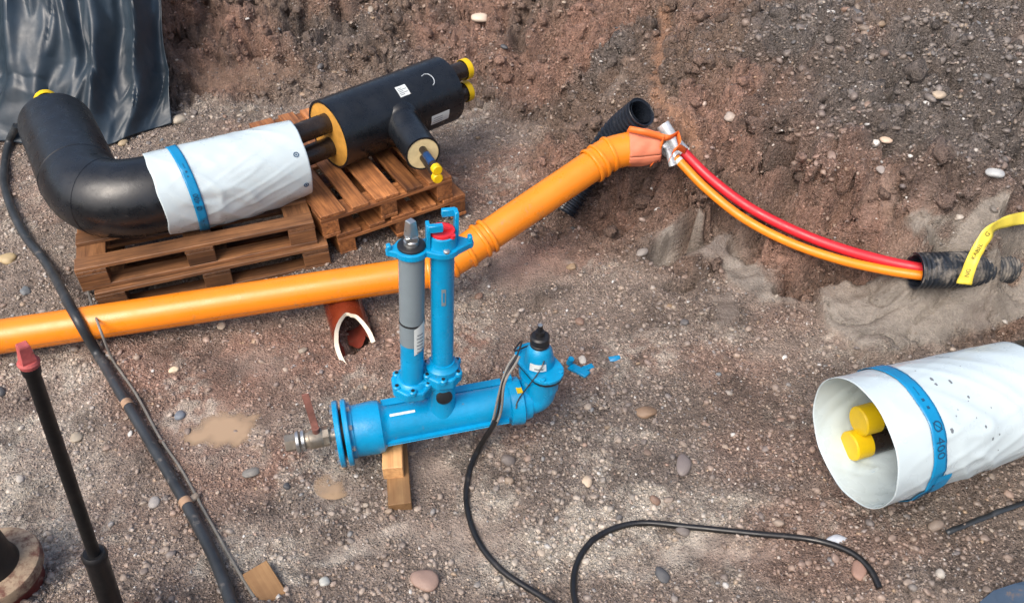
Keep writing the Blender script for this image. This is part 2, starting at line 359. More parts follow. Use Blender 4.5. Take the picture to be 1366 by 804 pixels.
def hbase(x, y):
    sh = np.shape(x); x = np.ravel(x); y = np.ravel(y); o = np.zeros(len(x))
    for i in range(0, len(x), 20000):
        o[i:i + 20000] = np.hypot(x[i:i + 20000, None] - CT[None, :, 0], y[i:i + 20000, None] - CT[None, :, 1]) @ WT[:-1] + WT[-1]
    return np.clip(o, -.12, 1.5).reshape(sh)
def axis_coords(a, b, step, far):
    fine = list(np.arange(a, b, step)); lo, hi, s = [], [], step
    x, y = a, b
    while x > -far:
        s *= 1.35; x -= s; lo.append(x)
    s = step
    while y < far:
        hi.append(y); s *= 1.35; y += s
    return np.array(lo[::-1] + fine + hi)
GX = axis_coords(-4.1, 3.3, .0125, 60); GY = axis_coords(1.45, 6.9, .0125, 60)
XX, YY = np.meshgrid(GX, GY, indexing='ij')
# coarse evaluation then bilinear upsampling
cx = np.concatenate([GX[GX < -4.1], np.arange(-4.1, 3.3, .05), GX[GX >= 3.3]]); cy = np.concatenate([GY[GY < 1.45], np.arange(1.45, 6.9, .05), GY[GY >= 6.9]])
HB = hbase(*np.meshgrid(cx, cy, indexing='ij'))
def bil(gx, gy, Z, x, y):
    i = np.clip(np.searchsorted(gx, x) - 1, 0, len(gx) - 2); j = np.clip(np.searchsorted(gy, y) - 1, 0, len(gy) - 2)
    u = np.clip((x - gx[i]) / (gx[i + 1] - gx[i]), 0, 1); v = np.clip((y - gy[j]) / (gy[j + 1] - gy[j]), 0, 1)
    return Z[i, j] * (1 - u) * (1 - v) + Z[i + 1, j] * u * (1 - v) + Z[i, j + 1] * (1 - u) * v + Z[i + 1, j + 1] * u * v
ZB = bil(cx, cy, HB, XX.ravel(), YY.ravel()).reshape(XX.shape)
def hit(px, py):
    """where the sight line meets the smooth ground"""
    d = ray(px, py); t0 = 2.0
    for k in range(400):
        p = CP + d * t0
        if p.z < float(bil(cx, cy, HB, np.array([p.x]), np.array([p.y]))[0]): break
        t0 += .02
    return CP + d * t0
WX = XX + .10 * fbm(XX * 2.1, YY * 2.1, 4); WY = YY + .10 * fbm(XX * 2.1 + 40, YY * 2.1 + 9, 4)
def blob(px, py, rx, ry=None, soft=.45):
    p = hit(px, py); ry = ry or rx
    q = np.hypot((WX - p.x) / rx, (WY - p.y) / ry); return 1 - sstep(1 - soft, 1 + soft, q)
def blobs(lst): 
    o = np.zeros_like(XX)
    for b in lst: o = np.maximum(o, blob(*b))
    return o
def poly(pts, soft=.02):
    P = [hit(*q) for q in pts]; n = len(P); D = np.full(XX.shape, 9.0); inside = np.zeros(XX.shape, bool)
    wx = XX + .035 * fbm(XX * 6, YY * 6, 3); wy = YY + .035 * fbm(XX * 6 + 20, YY * 6 + 7, 3)
    for a, b in zip(P, P[1:] + P[:1]):
        ab = (b.x - a.x, b.y - a.y); t = np.clip(((wx - a.x) * ab[0] + (wy - a.y) * ab[1]) / (ab[0] ** 2 + ab[1] ** 2 + 1e-9), 0, 1)
        D = np.minimum(D, np.hypot(wx - a.x - t * ab[0], wy - a.y - t * ab[1]))
        c = ((a.y > wy) != (b.y > wy)) & (wx < (b.x - a.x) * (wy - a.y) / (b.y - a.y + 1e-12) + a.x); inside ^= c
    return sstep(-soft, soft, np.where(inside, D, -D))
gy_, gx_ = np.gradient(ZB, GY, axis=1), np.gradient(ZB, GX, axis=0)
slope = np.hypot(gx_, gy_); bank = sstep(.12, .5, slope) + sstep(.35, .8, ZB) * .6; bank = np.clip(bank, 0, 1)
z_red = blobs([(720, 330, .42, .3), (660, 240, .45, .35), (810, 300, .28, .2), (600, 460, .2), (440, 470, .6, .24), (330, 620, .35, .12), (250, 490, .5, .22), (560, 470, .3, .12), (1010, 250, .5, .3), (960, 170, .4, .35), (1080, 220, .3, .2), (760, 60, .6, .3), (620, 40, .4, .3), (300, 80, .5, .25), (1100, 330, .35, .15), (880, 240, .3, .3), (1250, 250, .8, .12)])
z_grey = blobs([(1270, 110, .78, .55), (1330, 210, .45, .2), (1080, 40, .35, .35), (1366, 60, .8, .6), (440, 60, .3, .16), (560, 70, .3, .12), (300, 150, .5, .16), (860, 640, .6, .3), (800, 560, .4, .25), (1200, 720, .4, .2), (790, 100, .3, .12), (720, 270, .3, .14), (450, 620, .25)])
z_pale = blobs([(30, 540, .34, .32), (20, 640, .26, .26), (40, 690, .2, .2), (60, 270, .18, .35), (840, 580, .16, .08), (900, 690, .35, .1), (700, 750, .3, .1), (480, 600, .12), (450, 720, .35, .05), (300, 600, .15), (1150, 640, .1), (870, 720, .4, .15), (330, 760, .25, .08), (640, 670, .12)])
z_clay = blobs([(1250, 310, .3, .09), (1340, 320, .3, .12), (1200, 430, .36, .10), (1310, 410, .34, .12), (1366, 430, .3, .1), (1010, 380, .12, .06), (980, 340, .09, .07), (950, 305, .14, .05), (885, 320, .12, .05), (1060, 410, .1, .04), (1150, 300, .05, .1), (270, 95, .3, .09), (350, 100, .28, .08), (1040, 465, .14, .05), (960, 425, .07, .05), (820, 120, .07, .12)])
z_ledge = poly([(1085, 392), (1150, 385), (1240, 392), (1366, 372), (1430, 372), (1430, 442), (1330, 448), (1250, 468), (1160, 480), (1110, 445)])
z_face = poly([(1195, 303), (1290, 284), (1366, 292), (1430, 300), (1430, 345), (1300, 345), (1235, 335), (1200, 330)])
z_smear = np.maximum(poly([(860, 332), (900, 302), (950, 306), (985, 335), (1050, 392), (1060, 415), (1010, 408), (960, 362), (905, 342)]), poly([(940, 395), (975, 390), (990, 430), (955, 440)]))
z_clay = np.maximum.reduce([z_clay * .5, z_ledge, z_face, z_smear])
z_smooth = blobs([(700, 360, .22, .14), (640, 330, .25, .1), (340, 480, .18, .09), (600, 720, .25, .08), (520, 720, .3, .05), (930, 740, .3, .06), (1180, 290, .05, .1), (560, 620, .1), (275, 565, .2, .17), (447, 645, .08, .07)])
z_rust = np.zeros_like(XX)
_sp = [hit(*q) for q in ((884, 20), (882, 60), (878, 100), (878, 140), (905, 160), (925, 185), (928, 215))]
for a, b in zip(_sp[:-1], _sp[1:]):
    ab = np.array([b.x - a.x, b.y - a.y]); L2 = (ab ** 2).sum() + 1e-9
    t = np.clip(((XX - a.x) * ab[0] + (YY - a.y) * ab[1]) / L2, 0, 1)
    dd = np.hypot(XX - a.x - t * ab[0] + .02 * pn(XX * 14, YY * 14), YY - a.y - t * ab[1] + .02 * pn(XX * 14 + 5, YY * 14))
    z_rust = np.maximum(z_rust, 1 - sstep(.008, .055, dd))
n1 = fbm(XX * 1.6, YY * 1.6, 5); n2 = fbm(XX * 5 + 3, YY * 5, 5); n3 = fbm(XX * 17, YY * 17, 4)
smoothness = np.clip(np.maximum(z_clay * sstep(-1.1, -.4, n2), z_smooth * .75 * sstep(-.6, .1, n2 + .4)) + z_rust * .6, 0, 1)
lump = bank * (1 - .88 * z_clay)
Z = ZB + .022 * n1 * (1 - .5 * z_clay) + (.010 + .055 * lump) * n2 * (1 - .7 * smoothness)
rg = 1 - np.abs(fbm(XX * 8 + 11, YY * 8, 4))
Z += lump * .095 * (rg - .75) * (1 - smoothness)
Z += (.009 + .012 * lump) * n3 * (1 - .85 * smoothness)
Z += (.0045 + .003 * lump) * fbm(XX * 45, YY * 45, 2) * (1 - .9 * smoothness)
cr = np.abs(fbm(XX * 4.2 + 31, YY * 5.5, 4)); Z -= lump * (1 - smoothness) * .075 * (1 - sstep(.0, .16, cr)) * sstep(-.35, .2, fbm(XX * 2.2 + 9, YY * 2.2 + 4, 3))
st_ = .11; ph_ = ZB / st_ + .9 * n1 + .35 * n2; Z += lump * (1 - smoothness) * .6 * st_ * (sstep(.35, .75, ph_ - np.floor(ph_)) - (ph_ - np.floor(ph_)))
cl = (1 - smoothness) * np.clip(lump * 1.2, 0, 1)
wxx = XX + .03 * n2; wyy = YY + .03 * fbm(XX * 5 + 90, YY * 5, 3)
DL = cl * .085 * domes(wxx * 7, wyy * 7) * sstep(-.6, .15, fbm(XX * 1.9 + 3, YY * 1.9 + 60, 3)) + cl * .042 * domes(wxx * 16 + 5, wyy * 16) * sstep(-.5, .3, n2) + cl * .014 * domes(wxx * 38, wyy * 38)
Z += DL
Z += (1 - smoothness) * .010 * domes(wxx * 24 + 9, wyy * 24) * sstep(-.2, .4, fbm(XX * 2.5 + 33, YY * 2.5, 3))
def dent(px, py, rx, ry, dz, soft=.6):
    global Z
    Z -= dz * blob(px, py, rx, ry, soft)
dent(905, 330, .20, .07, .15, .2); dent(960, 300, .16, .05, .13, .2); dent(1090, 380, .22, .045, .11, .2); dent(830, 265, .25, .1, .13, .3); dent(1000, 345, .08, .06, .09, .2); dent(990, 230, .12, .05, .12, .25); dent(1120, 300, .12, .05, .10, .2); dent(870, 210, .12, .1, .12, .3); dent(1060, 200, .12, .05, .11, .25); dent(950, 130, .1, .06, .10, .25); dent(1010, 160, .08, .05, .09, .25); dent(920, 380, .1, .04, .09, .2)
dent(560, 60, .14, .05, .07, .4); dent(720, 60, .12, .06, .08, .4); dent(800, 120, .08, .12, .07, .4); dent(480, 75, .12, .05, .06, .4)
dent(400, 40, .09, .06, .14, .3); dent(250, 78, .10, .04, .07); dent(350, 72, .16, .05, .05)
dent(800, 270, .28, .14, .09); dent(740, 290, .15, .1, .05)
dent(470, 452, .07, .09, .09); dent(720, 412, .08, .05, .05); dent(930, 392, .09, .03, .05); dent(275, 565, .17, .15, .035, .8); dent(447, 645, .07, .06, .022, .8)
Z += .05 * z_ledge + .02 * z_smear
Z -= .04 * (1 - sstep(.0, .05, np.abs(fbm(XX * 2.4 + 3, YY * 4.5, 2) + .1))) * z_ledge
# erosion runnels on the clay cut
Z += z_clay * .02 * fbm(XX * 3 + 8, YY * 9, 3)
# the soil stays clear of the hanging conduits
for p in c_or[:64:2] + c_red[:60:3]:
    m_ = (np.abs(XX - p.x) < .07) & (YY < p.y + .035) & (YY > p.y - .5)
    Z[m_] = np.minimum(Z[m_], p.z - .05 + .02 * n2[m_])
for p in smoothpath(yt, 6):
    m_ = (np.abs(XX - p.x) < .05) & (YY < p.y + .05) & (YY > p.y - .4); Z[m_] = np.minimum(Z[m_], p.z - .03 + .02 * n2[m_])
for p in c_or[::2] + c_red[::3] + smoothpath(yt, 6):
    m_ = (np.abs(XX - p.x) < .12) & (YY < p.y + .16) & (YY > p.y - .5); DL[m_] = np.minimum(DL[m_], -.01)
# lumps push out square to the slope, not just upwards
DL = DL + lump * (1 - smoothness) * (.05 * n2 - .02)
HX = XX - np.clip(gx_, -1.1, 1.1) * DL * 1.45; HY = YY - np.clip(gy_, -1.1, 1.1) * DL * 1.45
C = np.zeros(XX.shape + (3,)); 
def lay(mask, col):
    global C
    C = C * (1 - mask[..., None]) + np.array(col) * mask[..., None]
lay(np.ones_like(XX), (.33, .265, .22))
lay(sstep(-.1, .5, n1) * .5, (.26, .21, .178))
lay(np.clip(bank * .8, 0, 1), (.185, .125, .093))
lay(z_red * .8 * (.6 + .4 * sstep(-.3, .3, n2)), (.37, .215, .16))
lay(z_grey * (.45 + .45 * sstep(.2, .5, ZB)), (.16, .142, .13))
lay(np.clip(z_pale * (.3 + .9 * sstep(-.35, .35, n2 + .6 * n3)), 0, 1) * .9, (.58, .52, .44))
lay(np.clip(z_clay * smoothness * 1.3, 0, 1) * .92, (.2, .178, .15))
lay(blobs([(1010, 380, .12, .06), (980, 340, .09, .07), (950, 305, .14, .05), (885, 320, .12, .05)]) * .5, (.17, .15, .13))
lay(blobs([(270, 95, .3, .09), (350, 100, .28, .08)]) * .7, (.19, .125, .09))
lay(blobs([(1190, 290, .05, .12)]) * .8, (.21, .14, .10))
lay(sstep(.05, .55, fbm(XX * 1.15 + 80, YY * 1.3 + 8, 4)) * .55 * (1 - z_clay), (.30, .185, .14))
lay(sstep(.15, .5, fbm(XX * 1.7 + 140, YY * 1.9 + 28, 4)) * sstep(-.25, .35, n3 + .5 * n2) * .7 * (1 - bank) * (1 - z_clay), (.52, .46, .39))
lay(z_smooth * .3, (.23, .18, .145))
lay(blobs([(1290, 690, .4, .16), (1000, 540, .45, .22), (1120, 500, .3, .12), (820, 320, .25, .14), (900, 420, .3, .15), (740, 300, .3, .12), (1200, 640, .15, .1), (450, 345, .4, .1), (250, 400, .6, .08), (930, 345, .3, .12), (1080, 390, .25, .08), (960, 275, .22, .1), (1020, 300, .25, .08)]) * .6 * (.5 + .5 * sstep(-.4, .3, n2)), (.15, .115, .092))  # dark mud patches, plus shade painted into the colour of the bank hollows
lay(z_rust * .8, (.30, .165, .10))
lay(sstep(.25, .7, fbm(XX * 3.3 + 70, YY * 3.3, 5)) * .55, (.12, .095, .08))
wet = np.clip(.45 + .5 * sstep(-.2, .5, n1) + .4 * z_clay - .5 * z_pale, 0, 1)
def add_attr(me, name, rgb):
    a = me.color_attributes.new(name, 'FLOAT_COLOR', 'POINT'); d = np.ones((len(rgb), 4), np.float32); d[:, :3] = rgb; a.data.foreach_set('color', d.ravel())
def npmesh(name, V, F):
    me = bpy.data.meshes.new(name); nv, nf, k = len(V), len(F), F.shape[1]
    me.vertices.add(nv); me.vertices.foreach_set('co', np.ascontiguousarray(V, np.float32).ravel())
    me.loops.add(nf * k); me.loops.foreach_set('vertex_index', np.ascontiguousarray(F, np.int32).ravel())
    me.polygons.add(nf); me.polygons.foreach_set('loop_start', np.arange(0, nf * k, k, dtype=np.int32)); me.polygons.foreach_set('loop_total', np.full(nf, k, np.int32))
    me.polygons.foreach_set('use_smooth', np.ones(nf, bool)); me.update(calc_edges=True); me.validate(); return me
nx, ny = XX.shape; idx = np.arange(nx * ny).reshape(nx, ny)
FQ = np.stack([idx[:-1, :-1], idx[1:, :-1], idx[1:, 1:], idx[:-1, 1:]], -1).reshape(-1, 4)
gm = npmesh('ground', np.stack([HX, HY, Z], -1).reshape(-1, 3), FQ); gm.materials.append(M['soil'])
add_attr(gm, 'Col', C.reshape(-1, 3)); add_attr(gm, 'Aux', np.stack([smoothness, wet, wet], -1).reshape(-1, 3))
ground = bpy.data.objects.new('ground', gm); link(ground); ground['kind'] = 'structure'
def gz(x, y): return bil(GX, GY, Z, np.atleast_1d(np.asarray(x, float)), np.atleast_1d(np.asarray(y, float)))
def surf(x, y): return bil(GX, GY, HX, x, y), bil(GX, GY, HY, x, y), bil(GX, GY, Z, x, y)
def gzf(x, y): return float(gz(x, y)[0])
def ghit(px, py):
    d = ray(px, py); t0 = 1.8
    while t0 < 12:
        p = CP + d * t0
        if p.z < gzf(p.x, p.y): return p
        t0 += .008
    return p
# puddles
def watermat():
    m, n, p = newmat('turbid_water'); a = node(n, 'ShaderNodeVertexColor', layer_name='Col'); sp = node(n, 'ShaderNodeSeparateColor'); n.links.new(a.outputs[0], sp.inputs[0])
    p.inputs['Base Color'].default_value = lin(168, 144, 118); p.inputs['Roughness'].default_value = .08
    t = node(n, 'ShaderNodeBsdfTransparent'); mx = node(n, 'ShaderNodeMixShader'); n.links.new(sp.outputs[0], mx.inputs[0]); n.links.new(t.outputs[0], mx.inputs[1]); n.links.new(p.outputs[0], mx.inputs[2])
    n.links.new(mx.outputs[0], n.nodes['Material Output'].inputs[0]); return m
M['turbid'] = watermat()
def puddle(px, py, rx, ry, rise=.001):
    p = hit(px, py); n = 90; u = np.linspace(-1, 1, n); U, W = np.meshgrid(u, u, indexing='ij'); x = p.x + U * rx; y = p.y + W * ry
    g = gz(x.ravel(), y.ravel()).reshape(n, n); zz = np.percentile(g[np.hypot(U, W) < .5], 72) + rise
    dep = np.clip((zz - g) / .011, 0, 1) * (np.hypot(U, W) < 1); ii = np.arange(n * n).reshape(n, n)
    F = np.stack([ii[:-1, :-1], ii[1:, :-1], ii[1:, 1:], ii[:-1, 1:]], -1).reshape(-1, 4); F = F[dep.ravel()[F].max(1) > 0]
    used = np.unique(F); re = np.full(n * n, -1); re[used] = np.arange(len(used))
    me = npmesh('puddle', np.stack([x, y, np.full_like(x, zz)], -1).reshape(-1, 3)[used], re[F]); me.materials.append(M['turbid'])
    d = np.sqrt(dep.ravel()[used]) * .9; add_attr(me, 'Col', np.stack([d, d, d], -1))
    o = bpy.data.objects.new('puddle', me); link(o); o['kind'] = 'structure'; return o
puddle(276, 564, .24, .2); puddle(447, 646, .09, .08)

# ------------------------------------------------------------------ stones
PAL = np.array([(.20, .16, .13), (.15, .13, .12), (.26, .215, .17), (.11, .105, .105), (.075, .078, .085), (.155, .17, .18), (.32, .275, .225), (.22, .145, .11), (.42, .39, .35), (.28, .2, .125), (.17, .125, .10), (.24, .215, .195)])
PW = np.array([.15, .16, .11, .1, .06, .08, .06, .07, .03, .04, .1, .04]); PW = PW / PW.sum()
def ico(sub):
    bm = bmesh.new(); bmesh.ops.create_icosphere(bm, subdivisions=sub, radius=1)
    V = np.array([v.co[:] for v in bm.verts]); F = np.array([[v.index for v in f.verts] for f in bm.faces]); bm.free(); return V, F
I1, I2, I3 = ico(1), ico(2), ico(3)
def rotmats(n, tilt):
    a = rng.uniform(0, 2 * np.pi, n); b = rng.normal(0, tilt, n); c = rng.normal(0, tilt, n)
    z = np.zeros(n); o = np.ones(n)
    Rz = np.stack([np.cos(a), -np.sin(a), z, np.sin(a), np.cos(a), z, z, z, o], -1).reshape(n, 3, 3)
    Rx = np.stack([o, z, z, z, np.cos(b), -np.sin(b), z, np.sin(b), np.cos(b)], -1).reshape(n, 3, 3)
    Ry = np.stack([np.cos(c), z, np.sin(c), z, o, z, -np.sin(c), z, np.cos(c)], -1).reshape(n, 3, 3)
    return Rx @ Ry @ Rz
def scatter(name, n, base, smin, smax, power, dens, sink=.35, jit=.18, bright=1.0, label=None):
    V0, F0 = base
    x = rng.uniform(-4.0, 3.2, n * 5); y = rng.uniform(1.5, 6.8, n * 5)
    vis = np.abs(x) < .66 * (y * .755 + 2.2) + .1
    d = bil(GX, GY, dens, x, y) * vis; keep = rng.uniform(0, 1, len(x)) < d; x, y = x[keep][:n], y[keep][:n]; n = len(x)
    s = smin + (smax - smin) * rng.uniform(0, 1, n) ** power
    sc = s[:, None] * np.stack([rng.uniform(.85, 1.35, n), rng.uniform(.75, 1.05, n), rng.uniform(.45, .8, n)], 1)
    P = V0[None] * (1 + jit * rng.normal(0, 1, (n, len(V0), 1)).clip(-1.6, 1.6) * (1 if len(V0) < 50 else .35))
    P = P * sc[:, None, :]; P = np.einsum('nij,nvj->nvi', rotmats(n, .35), P)
    zz = gz(x, y) + sc[:, 2] * (.5 - sink)
    if len(V0) > 12: P[:, :, 2] += 0
    sx_, sy_, sz_ = surf(x, y); P += np.stack([sx_, sy_, zz], -1)[:, None, :]
    Fa = (F0[None] + (np.arange(n) * len(V0))[:, None, None]).reshape(-1, 3)
    me = npmesh(name, P.reshape(-1, 3), Fa); me.materials.append(M['stone'])
    soil = np.stack([bil(GX, GY, C[..., k], x, y) for k in range(3)], -1)
    c = PAL[rng.choice(len(PAL), n, p=PW)] * rng.uniform(.65, 1.2, (n, 1)) * bright; mixf = rng.uniform(.3, .95, (n, 1)); c = c * (1 - mixf) + soil * mixf
    wht = rng.uniform(0, 1, n) < .018; c[wht] = rng.uniform(.38, .6, (wht.sum(), 1)) * np.array([1, .97, .92])
    add_attr(me, 'Col', np.repeat(c, len(V0), 0))
    o = bpy.data.objects.new(name, me); link(o); o['kind'] = 'stuff'; tag(o, label, 'gravel'); return o
base_d = (1 - .93 * smoothness) * np.clip(.42 + .5 * sstep(-.2, .4, fbm(XX * 2.6 + 5, YY * 2.6, 4)) + .5 * z_grey - .25 * z_red, .05, 1)
O1 = (np.array([(1, 0, 0), (-1, 0, 0), (0, 1, 0), (0, -1, 0), (0, 0, 1), (0, 0, -1)], float), np.array([(0, 2, 4), (2, 1, 4), (1, 3, 4), (3, 0, 4), (2, 0, 5), (1, 2, 5), (3, 1, 5), (0, 3, 5)]))
scatter('grit', 95000, O1, .0022, .0062, 1.4, np.clip(base_d + .25 * (1 - smoothness), 0, 1), bright=1.6, jit=.22, label='fine wet grit strewn all over the trench soil')
scatter('gravel', 31000, I1, .0045, .0105, 1.6, base_d, bright=1.4, label='small mixed gravel lying over the trench soil')
scatter('gravel', 6600, I2, .0085, .018, 2.0, base_d, jit=.12, bright=1.2, label='mixed rounded gravel scattered across floor and banks')
upper = np.clip(z_grey, 0, 1) * sstep(.45, .7, ZB)
scatter('gravel', 1500, I2, .013, .03, 2.0, upper, jit=.1, label='coarse grey gravel covering the upper right bank')
# clods of soil on the banks
clod_d = np.clip(lump * (1 - z_clay) * (1 - .6 * z_grey), 0, 1) * (1 - smoothness)
def clods():
    n = 2600; V0, F0 = I2
    x = rng.uniform(-4, 3.2, n * 6); y = rng.uniform(1.5, 6.8, n * 6); k = rng.uniform(0, 1, len(x)) < bil(GX, GY, clod_d, x, y); x, y = x[k][:n], y[k][:n]; n = len(x)
    s = .008 + .038 * rng.uniform(0, 1, n) ** 2.6; P = V0[None] * (1 + .28 * rng.normal(0, 1, (n, len(V0), 1)).clip(-1.5, 1.5)) * (s[:, None] * rng.uniform(.6, 1.2, (n, 3)))[:, None, :]
    P = np.einsum('nij,nvj->nvi', rotmats(n, .8), P) + np.stack([*surf(x, y)[:2], gz(x, y) + s * .05], -1)[:, None, :]
    me = npmesh('soil_clods', P.reshape(-1, 3), (F0[None] + (np.arange(n) * len(V0))[:, None, None]).reshape(-1, 3)); me.materials.append(M['soil'])
    soil = np.stack([bil(GX, GY, C[..., k], x, y) for k in range(3)], -1) * rng.uniform(.75, 1.15, (n, 1))
    add_attr(me, 'Col', np.repeat(soil, len(V0), 0)); add_attr(me, 'Aux', np.tile([[.35, .55, .5]], (n * len(V0), 1)))
    o = bpy.data.objects.new('soil_clods', me); link(o); o['kind'] = 'stuff'; tag(o, 'crumbly brown soil clods clinging to the trench banks', 'soil')
clods()
# individual stones
def stone_mesh(seed, col):
    r = np.random.default_rng(seed); V0, F0 = I3
    k = r.normal(0, 1, (6, 3)); ph = r.uniform(0, 6, 6); d = sum(.05 * np.sin(V0 @ k[i] * 2 + ph[i]) for i in range(6))
    V = V0 * (1 + d[:, None]); me = npmesh('stone', V, F0); me.materials.append(M['stone']); add_attr(me, 'Col', np.tile(np.array([col]), (len(V), 1))); return me
STONES = [stone_mesh(k, PAL[k % len(PAL)]) for k in range(24)]
SCOL = ['brown', 'grey brown', 'buff', 'dark grey', 'blackish', 'blue grey', 'sand coloured', 'reddish', 'whitish', 'ochre', 'chocolate brown', 'light grey']
def stone(me, x, y, s, rz, tilt, label, group):
    o = bpy.data.objects.new('stone', me); link(o); o.scale = s; o.rotation_euler = (tilt[0], tilt[1], rz)
    q_ = surf(np.array([x]), np.array([y])); o.location = (float(q_[0][0]), float(q_[1][0]), float(q_[2][0]) + s[2] * .32); tag(o, label, 'stone', group) if group else tag(o, label, 'stone'); return o
def sp(px, py, wpx, hpx, col, label, rz=None, flat=.6):
    p = ghit(px, py); d = (p - CP).dot(CF); a = wpx / 2 * d / FPX; b = hpx / 2 * d / FPX * 1.15
    stone(stone_mesh(int(px * 7 + py), lin(*col)[:3]), p.x, p.y, (a, b, min(a, b) * flat), rz if rz is not None else random.uniform(-.3, .3), (0, 0), label, None)
sp(640, 27, 26, 16, (206, 190, 172), 'pale oval stone lodged high in the back bank')
sp(565, 775, 30, 34, (152, 128, 116), 'pinkish rounded stone near the lone timber offcut', 1.2)
sp(12, 347, 24, 18, (178, 158, 120), 'ochre egg shaped stone beside the thick black cable')
sp(861, 551, 26, 18, (132, 110, 90), 'tan brown pebble right of the blue valve')
sp(912, 622, 20, 28, (122, 114, 112), 'large dark grey pebble in open ground')
sp(783, 644, 14, 16, (196, 178, 156), 'round cream pebble left of the dark grey pebble')
sp(240, 162, 20, 18, (176, 166, 150), 'pale angular stone by the corner of the black sheet')
sp(165, 192, 13, 12, (168, 150, 122), 'small tan stone between black sheet and elbow pipe')
sp(1116, 722, 26, 14, (190, 196, 204), 'bluish white stone touching the end of the black cable')
sp(1146, 762, 20, 26, (150, 120, 106), 'reddish flat stone inside the hook of the black cable')
sp(777, 481, 11, 14, (196, 190, 180), 'white pebble beside the broken blue plastic bits')
sp(1180, 192, 18, 12, (200, 178, 158), 'cream pebble midway up the grey gravel bank')
sp(973, 160, 18, 16, (168, 156, 146), 'light grey stone above the red conduit in brown bank')
sp(1252, 131, 18, 13, (176, 160, 140), 'buff pebble high on the grey gravel bank')
sp(1173, 232, 14, 24, (150, 142, 138), 'upright grey stone at the foot of the gravel bank')
sp(1325, 236, 20, 16, (178, 180, 180), 'pale angular stone above the yellow tape')
sp(405, 128, 14, 8, (150, 130, 112), 'thin brown stone behind the pallet stack')
sp(544, 543, 30, 22, (150, 128, 118), 'pinkish stone tucked behind the blue pipe', 0)
sp(240, 556, 14, 14, (110, 118, 128), 'blue grey pebble above the muddy puddle')
sp(335, 632, 24, 14, (118, 116, 112), 'flat grey stone below the rusty valve lever')
sp(103, 585, 18, 16, (158, 148, 132), 'sand coloured pebble beside the black rod')
sp(206, 671, 16, 18, (150, 146, 142), 'light grey pebble left of the lower cable tape')
sp(433, 777, 14, 12, (176, 178, 172), 'round whitish pebble right of the timber offcut')
sp(296, 436, 12, 12, (206, 190, 168), 'cream pebble just below the orange drain pipe')
sp(232, 495, 14, 9, (214, 196, 168), 'long pale pebble between pipe and puddle', .5)
big_d = base_d * (.45 + .55 * sstep(-.1, .4, fbm(XX * 1.8 + 50, YY * 1.8, 3))) + z_grey * .35
def o_line(x): return 3.15 + .25 * (x + 2) + max(0, x + .3) * .5
ns = 0
while ns < 170:
    x, y = random.uniform(-3.8, 3.1), random.uniform(1.65, 6.6)
    if abs(x) > .6 * (y * .755 + 2.0) or random.random() > float(bil(GX, GY, big_d, np.array([x]), np.array([y]))[0]): continue
    a = .013 + .017 * random.random() ** 2.4; onb = gzf(x, y) > .32
    if onb: a *= 1.05
    s = (a * random.uniform(1, 1.4), a * random.uniform(.75, 1.0), a * random.uniform(.5, .75))
    k = random.randrange(24); cn = SCOL[k % 12]
    wh = ('on the grey gravel slope of the bank' if float(bil(GX, GY, upper, np.array([x]), np.array([y]))[0]) > .4 else 'stuck in the brown soil bank') if onb else ('on the floor behind the orange drain pipe' if y > o_line(x) else 'on the open trench floor before the orange pipe')
    stone(STONES[k], x, y, s, random.uniform(0, 6.3), (random.gauss(0, .25), random.gauss(0, .25)), cn + ' rounded stone ' + wh, cn + ' stones ' + wh); ns += 1

# ------------------------------------------------------------------ pallets
_bc = {}
def board(parent, name, c, half, mat):
    """a chamfered board, local x along the grain"""
    k = (tuple(round(h, 4) for h in half), mat)
    if k not in _bc:
        v, f = box((0, 0, 0), Vector((half[0], 0, 0)), Vector((0, half[1], 0)), Vector((0, 0, half[2])), .0025)
        me = bpy.data.meshes.new('board'); me.from_pydata(v, [], f); me.materials.append(M[mat]); _bc[k] = me
    o = bpy.data.objects.new(name, _bc[k]); link(o, parent); o.location = c; return o
def pallet(A, rot, L, Wd, widths, z0, mat, label, alongx, group, seed=0):
    t = thing('pallet', (A.x, A.y, z0), label, 'pallet', group, rot); rr = random.Random(seed)
    def put(name, l, w_, z, hl, hw, hz, turn=False):
        c = (l, w_, z) if alongx else (w_, l, z)
        o = board(t, name, c, (hl, hw, hz), mat); a = (0 if alongx else math.pi / 2) + (math.pi / 2 if turn else 0)
        o.rotation_euler = (0, rr.uniform(-.004, .004), a + rr.uniform(-.006, .006)); return o
    gap = (Wd - sum(widths)) / (len(widths) - 1); x = 0
    for b in widths:
        put('deck_board', L / 2, x + b / 2, .133, L / 2 - rr.uniform(0, .006), b / 2, .0108); x += b + gap
    for l in (.0725, L / 2, L - .0725):
        put('stringer_board', l, Wd / 2, .111, Wd / 2, .0715, .0109, True)
        for q in (.05, Wd / 2, Wd - .05): put('block', l, q, .061, .070, .049, .0388)
    for q in (.05, Wd / 2, Wd - .05): put('bottom_board', L / 2, q, .0111, L / 2, .05, .0109)
    return t
A = at(427, 291, .288); B = at(599, 236, .288); rb = math.atan2(B.y - A.y, B.x - A.x)
ex = Vector((math.cos(rb), math.sin(rb), 0)); ey = Vector((-math.sin(rb), math.cos(rb), 0))
EUW = (.145, .1, .145, .1, .145)
pallet(A, rb, 1.2, .8, EUW, .1445, 'wood_b', 'wet orange brown pallet on top, directly under the black tee pipe', False, 'stacked pallets', 1)
pallet(A + ex * .075 - ey * .01, rb, 1.2, .8, EUW, 0.0, 'wood_b', 'lower pallet sticking out beneath the tee pipe pallet', False, 'stacked pallets', 2)
A2 = at(98, 361, .288); B2 = at(419, 296, .288); rf = math.atan2(B2.y - A2.y, B2.x - A2.x)
fx = Vector((math.cos(rf), math.sin(rf), 0)); fy = Vector((-math.sin(rf), math.cos(rf), 0))
Lf = (B2 - A2).length
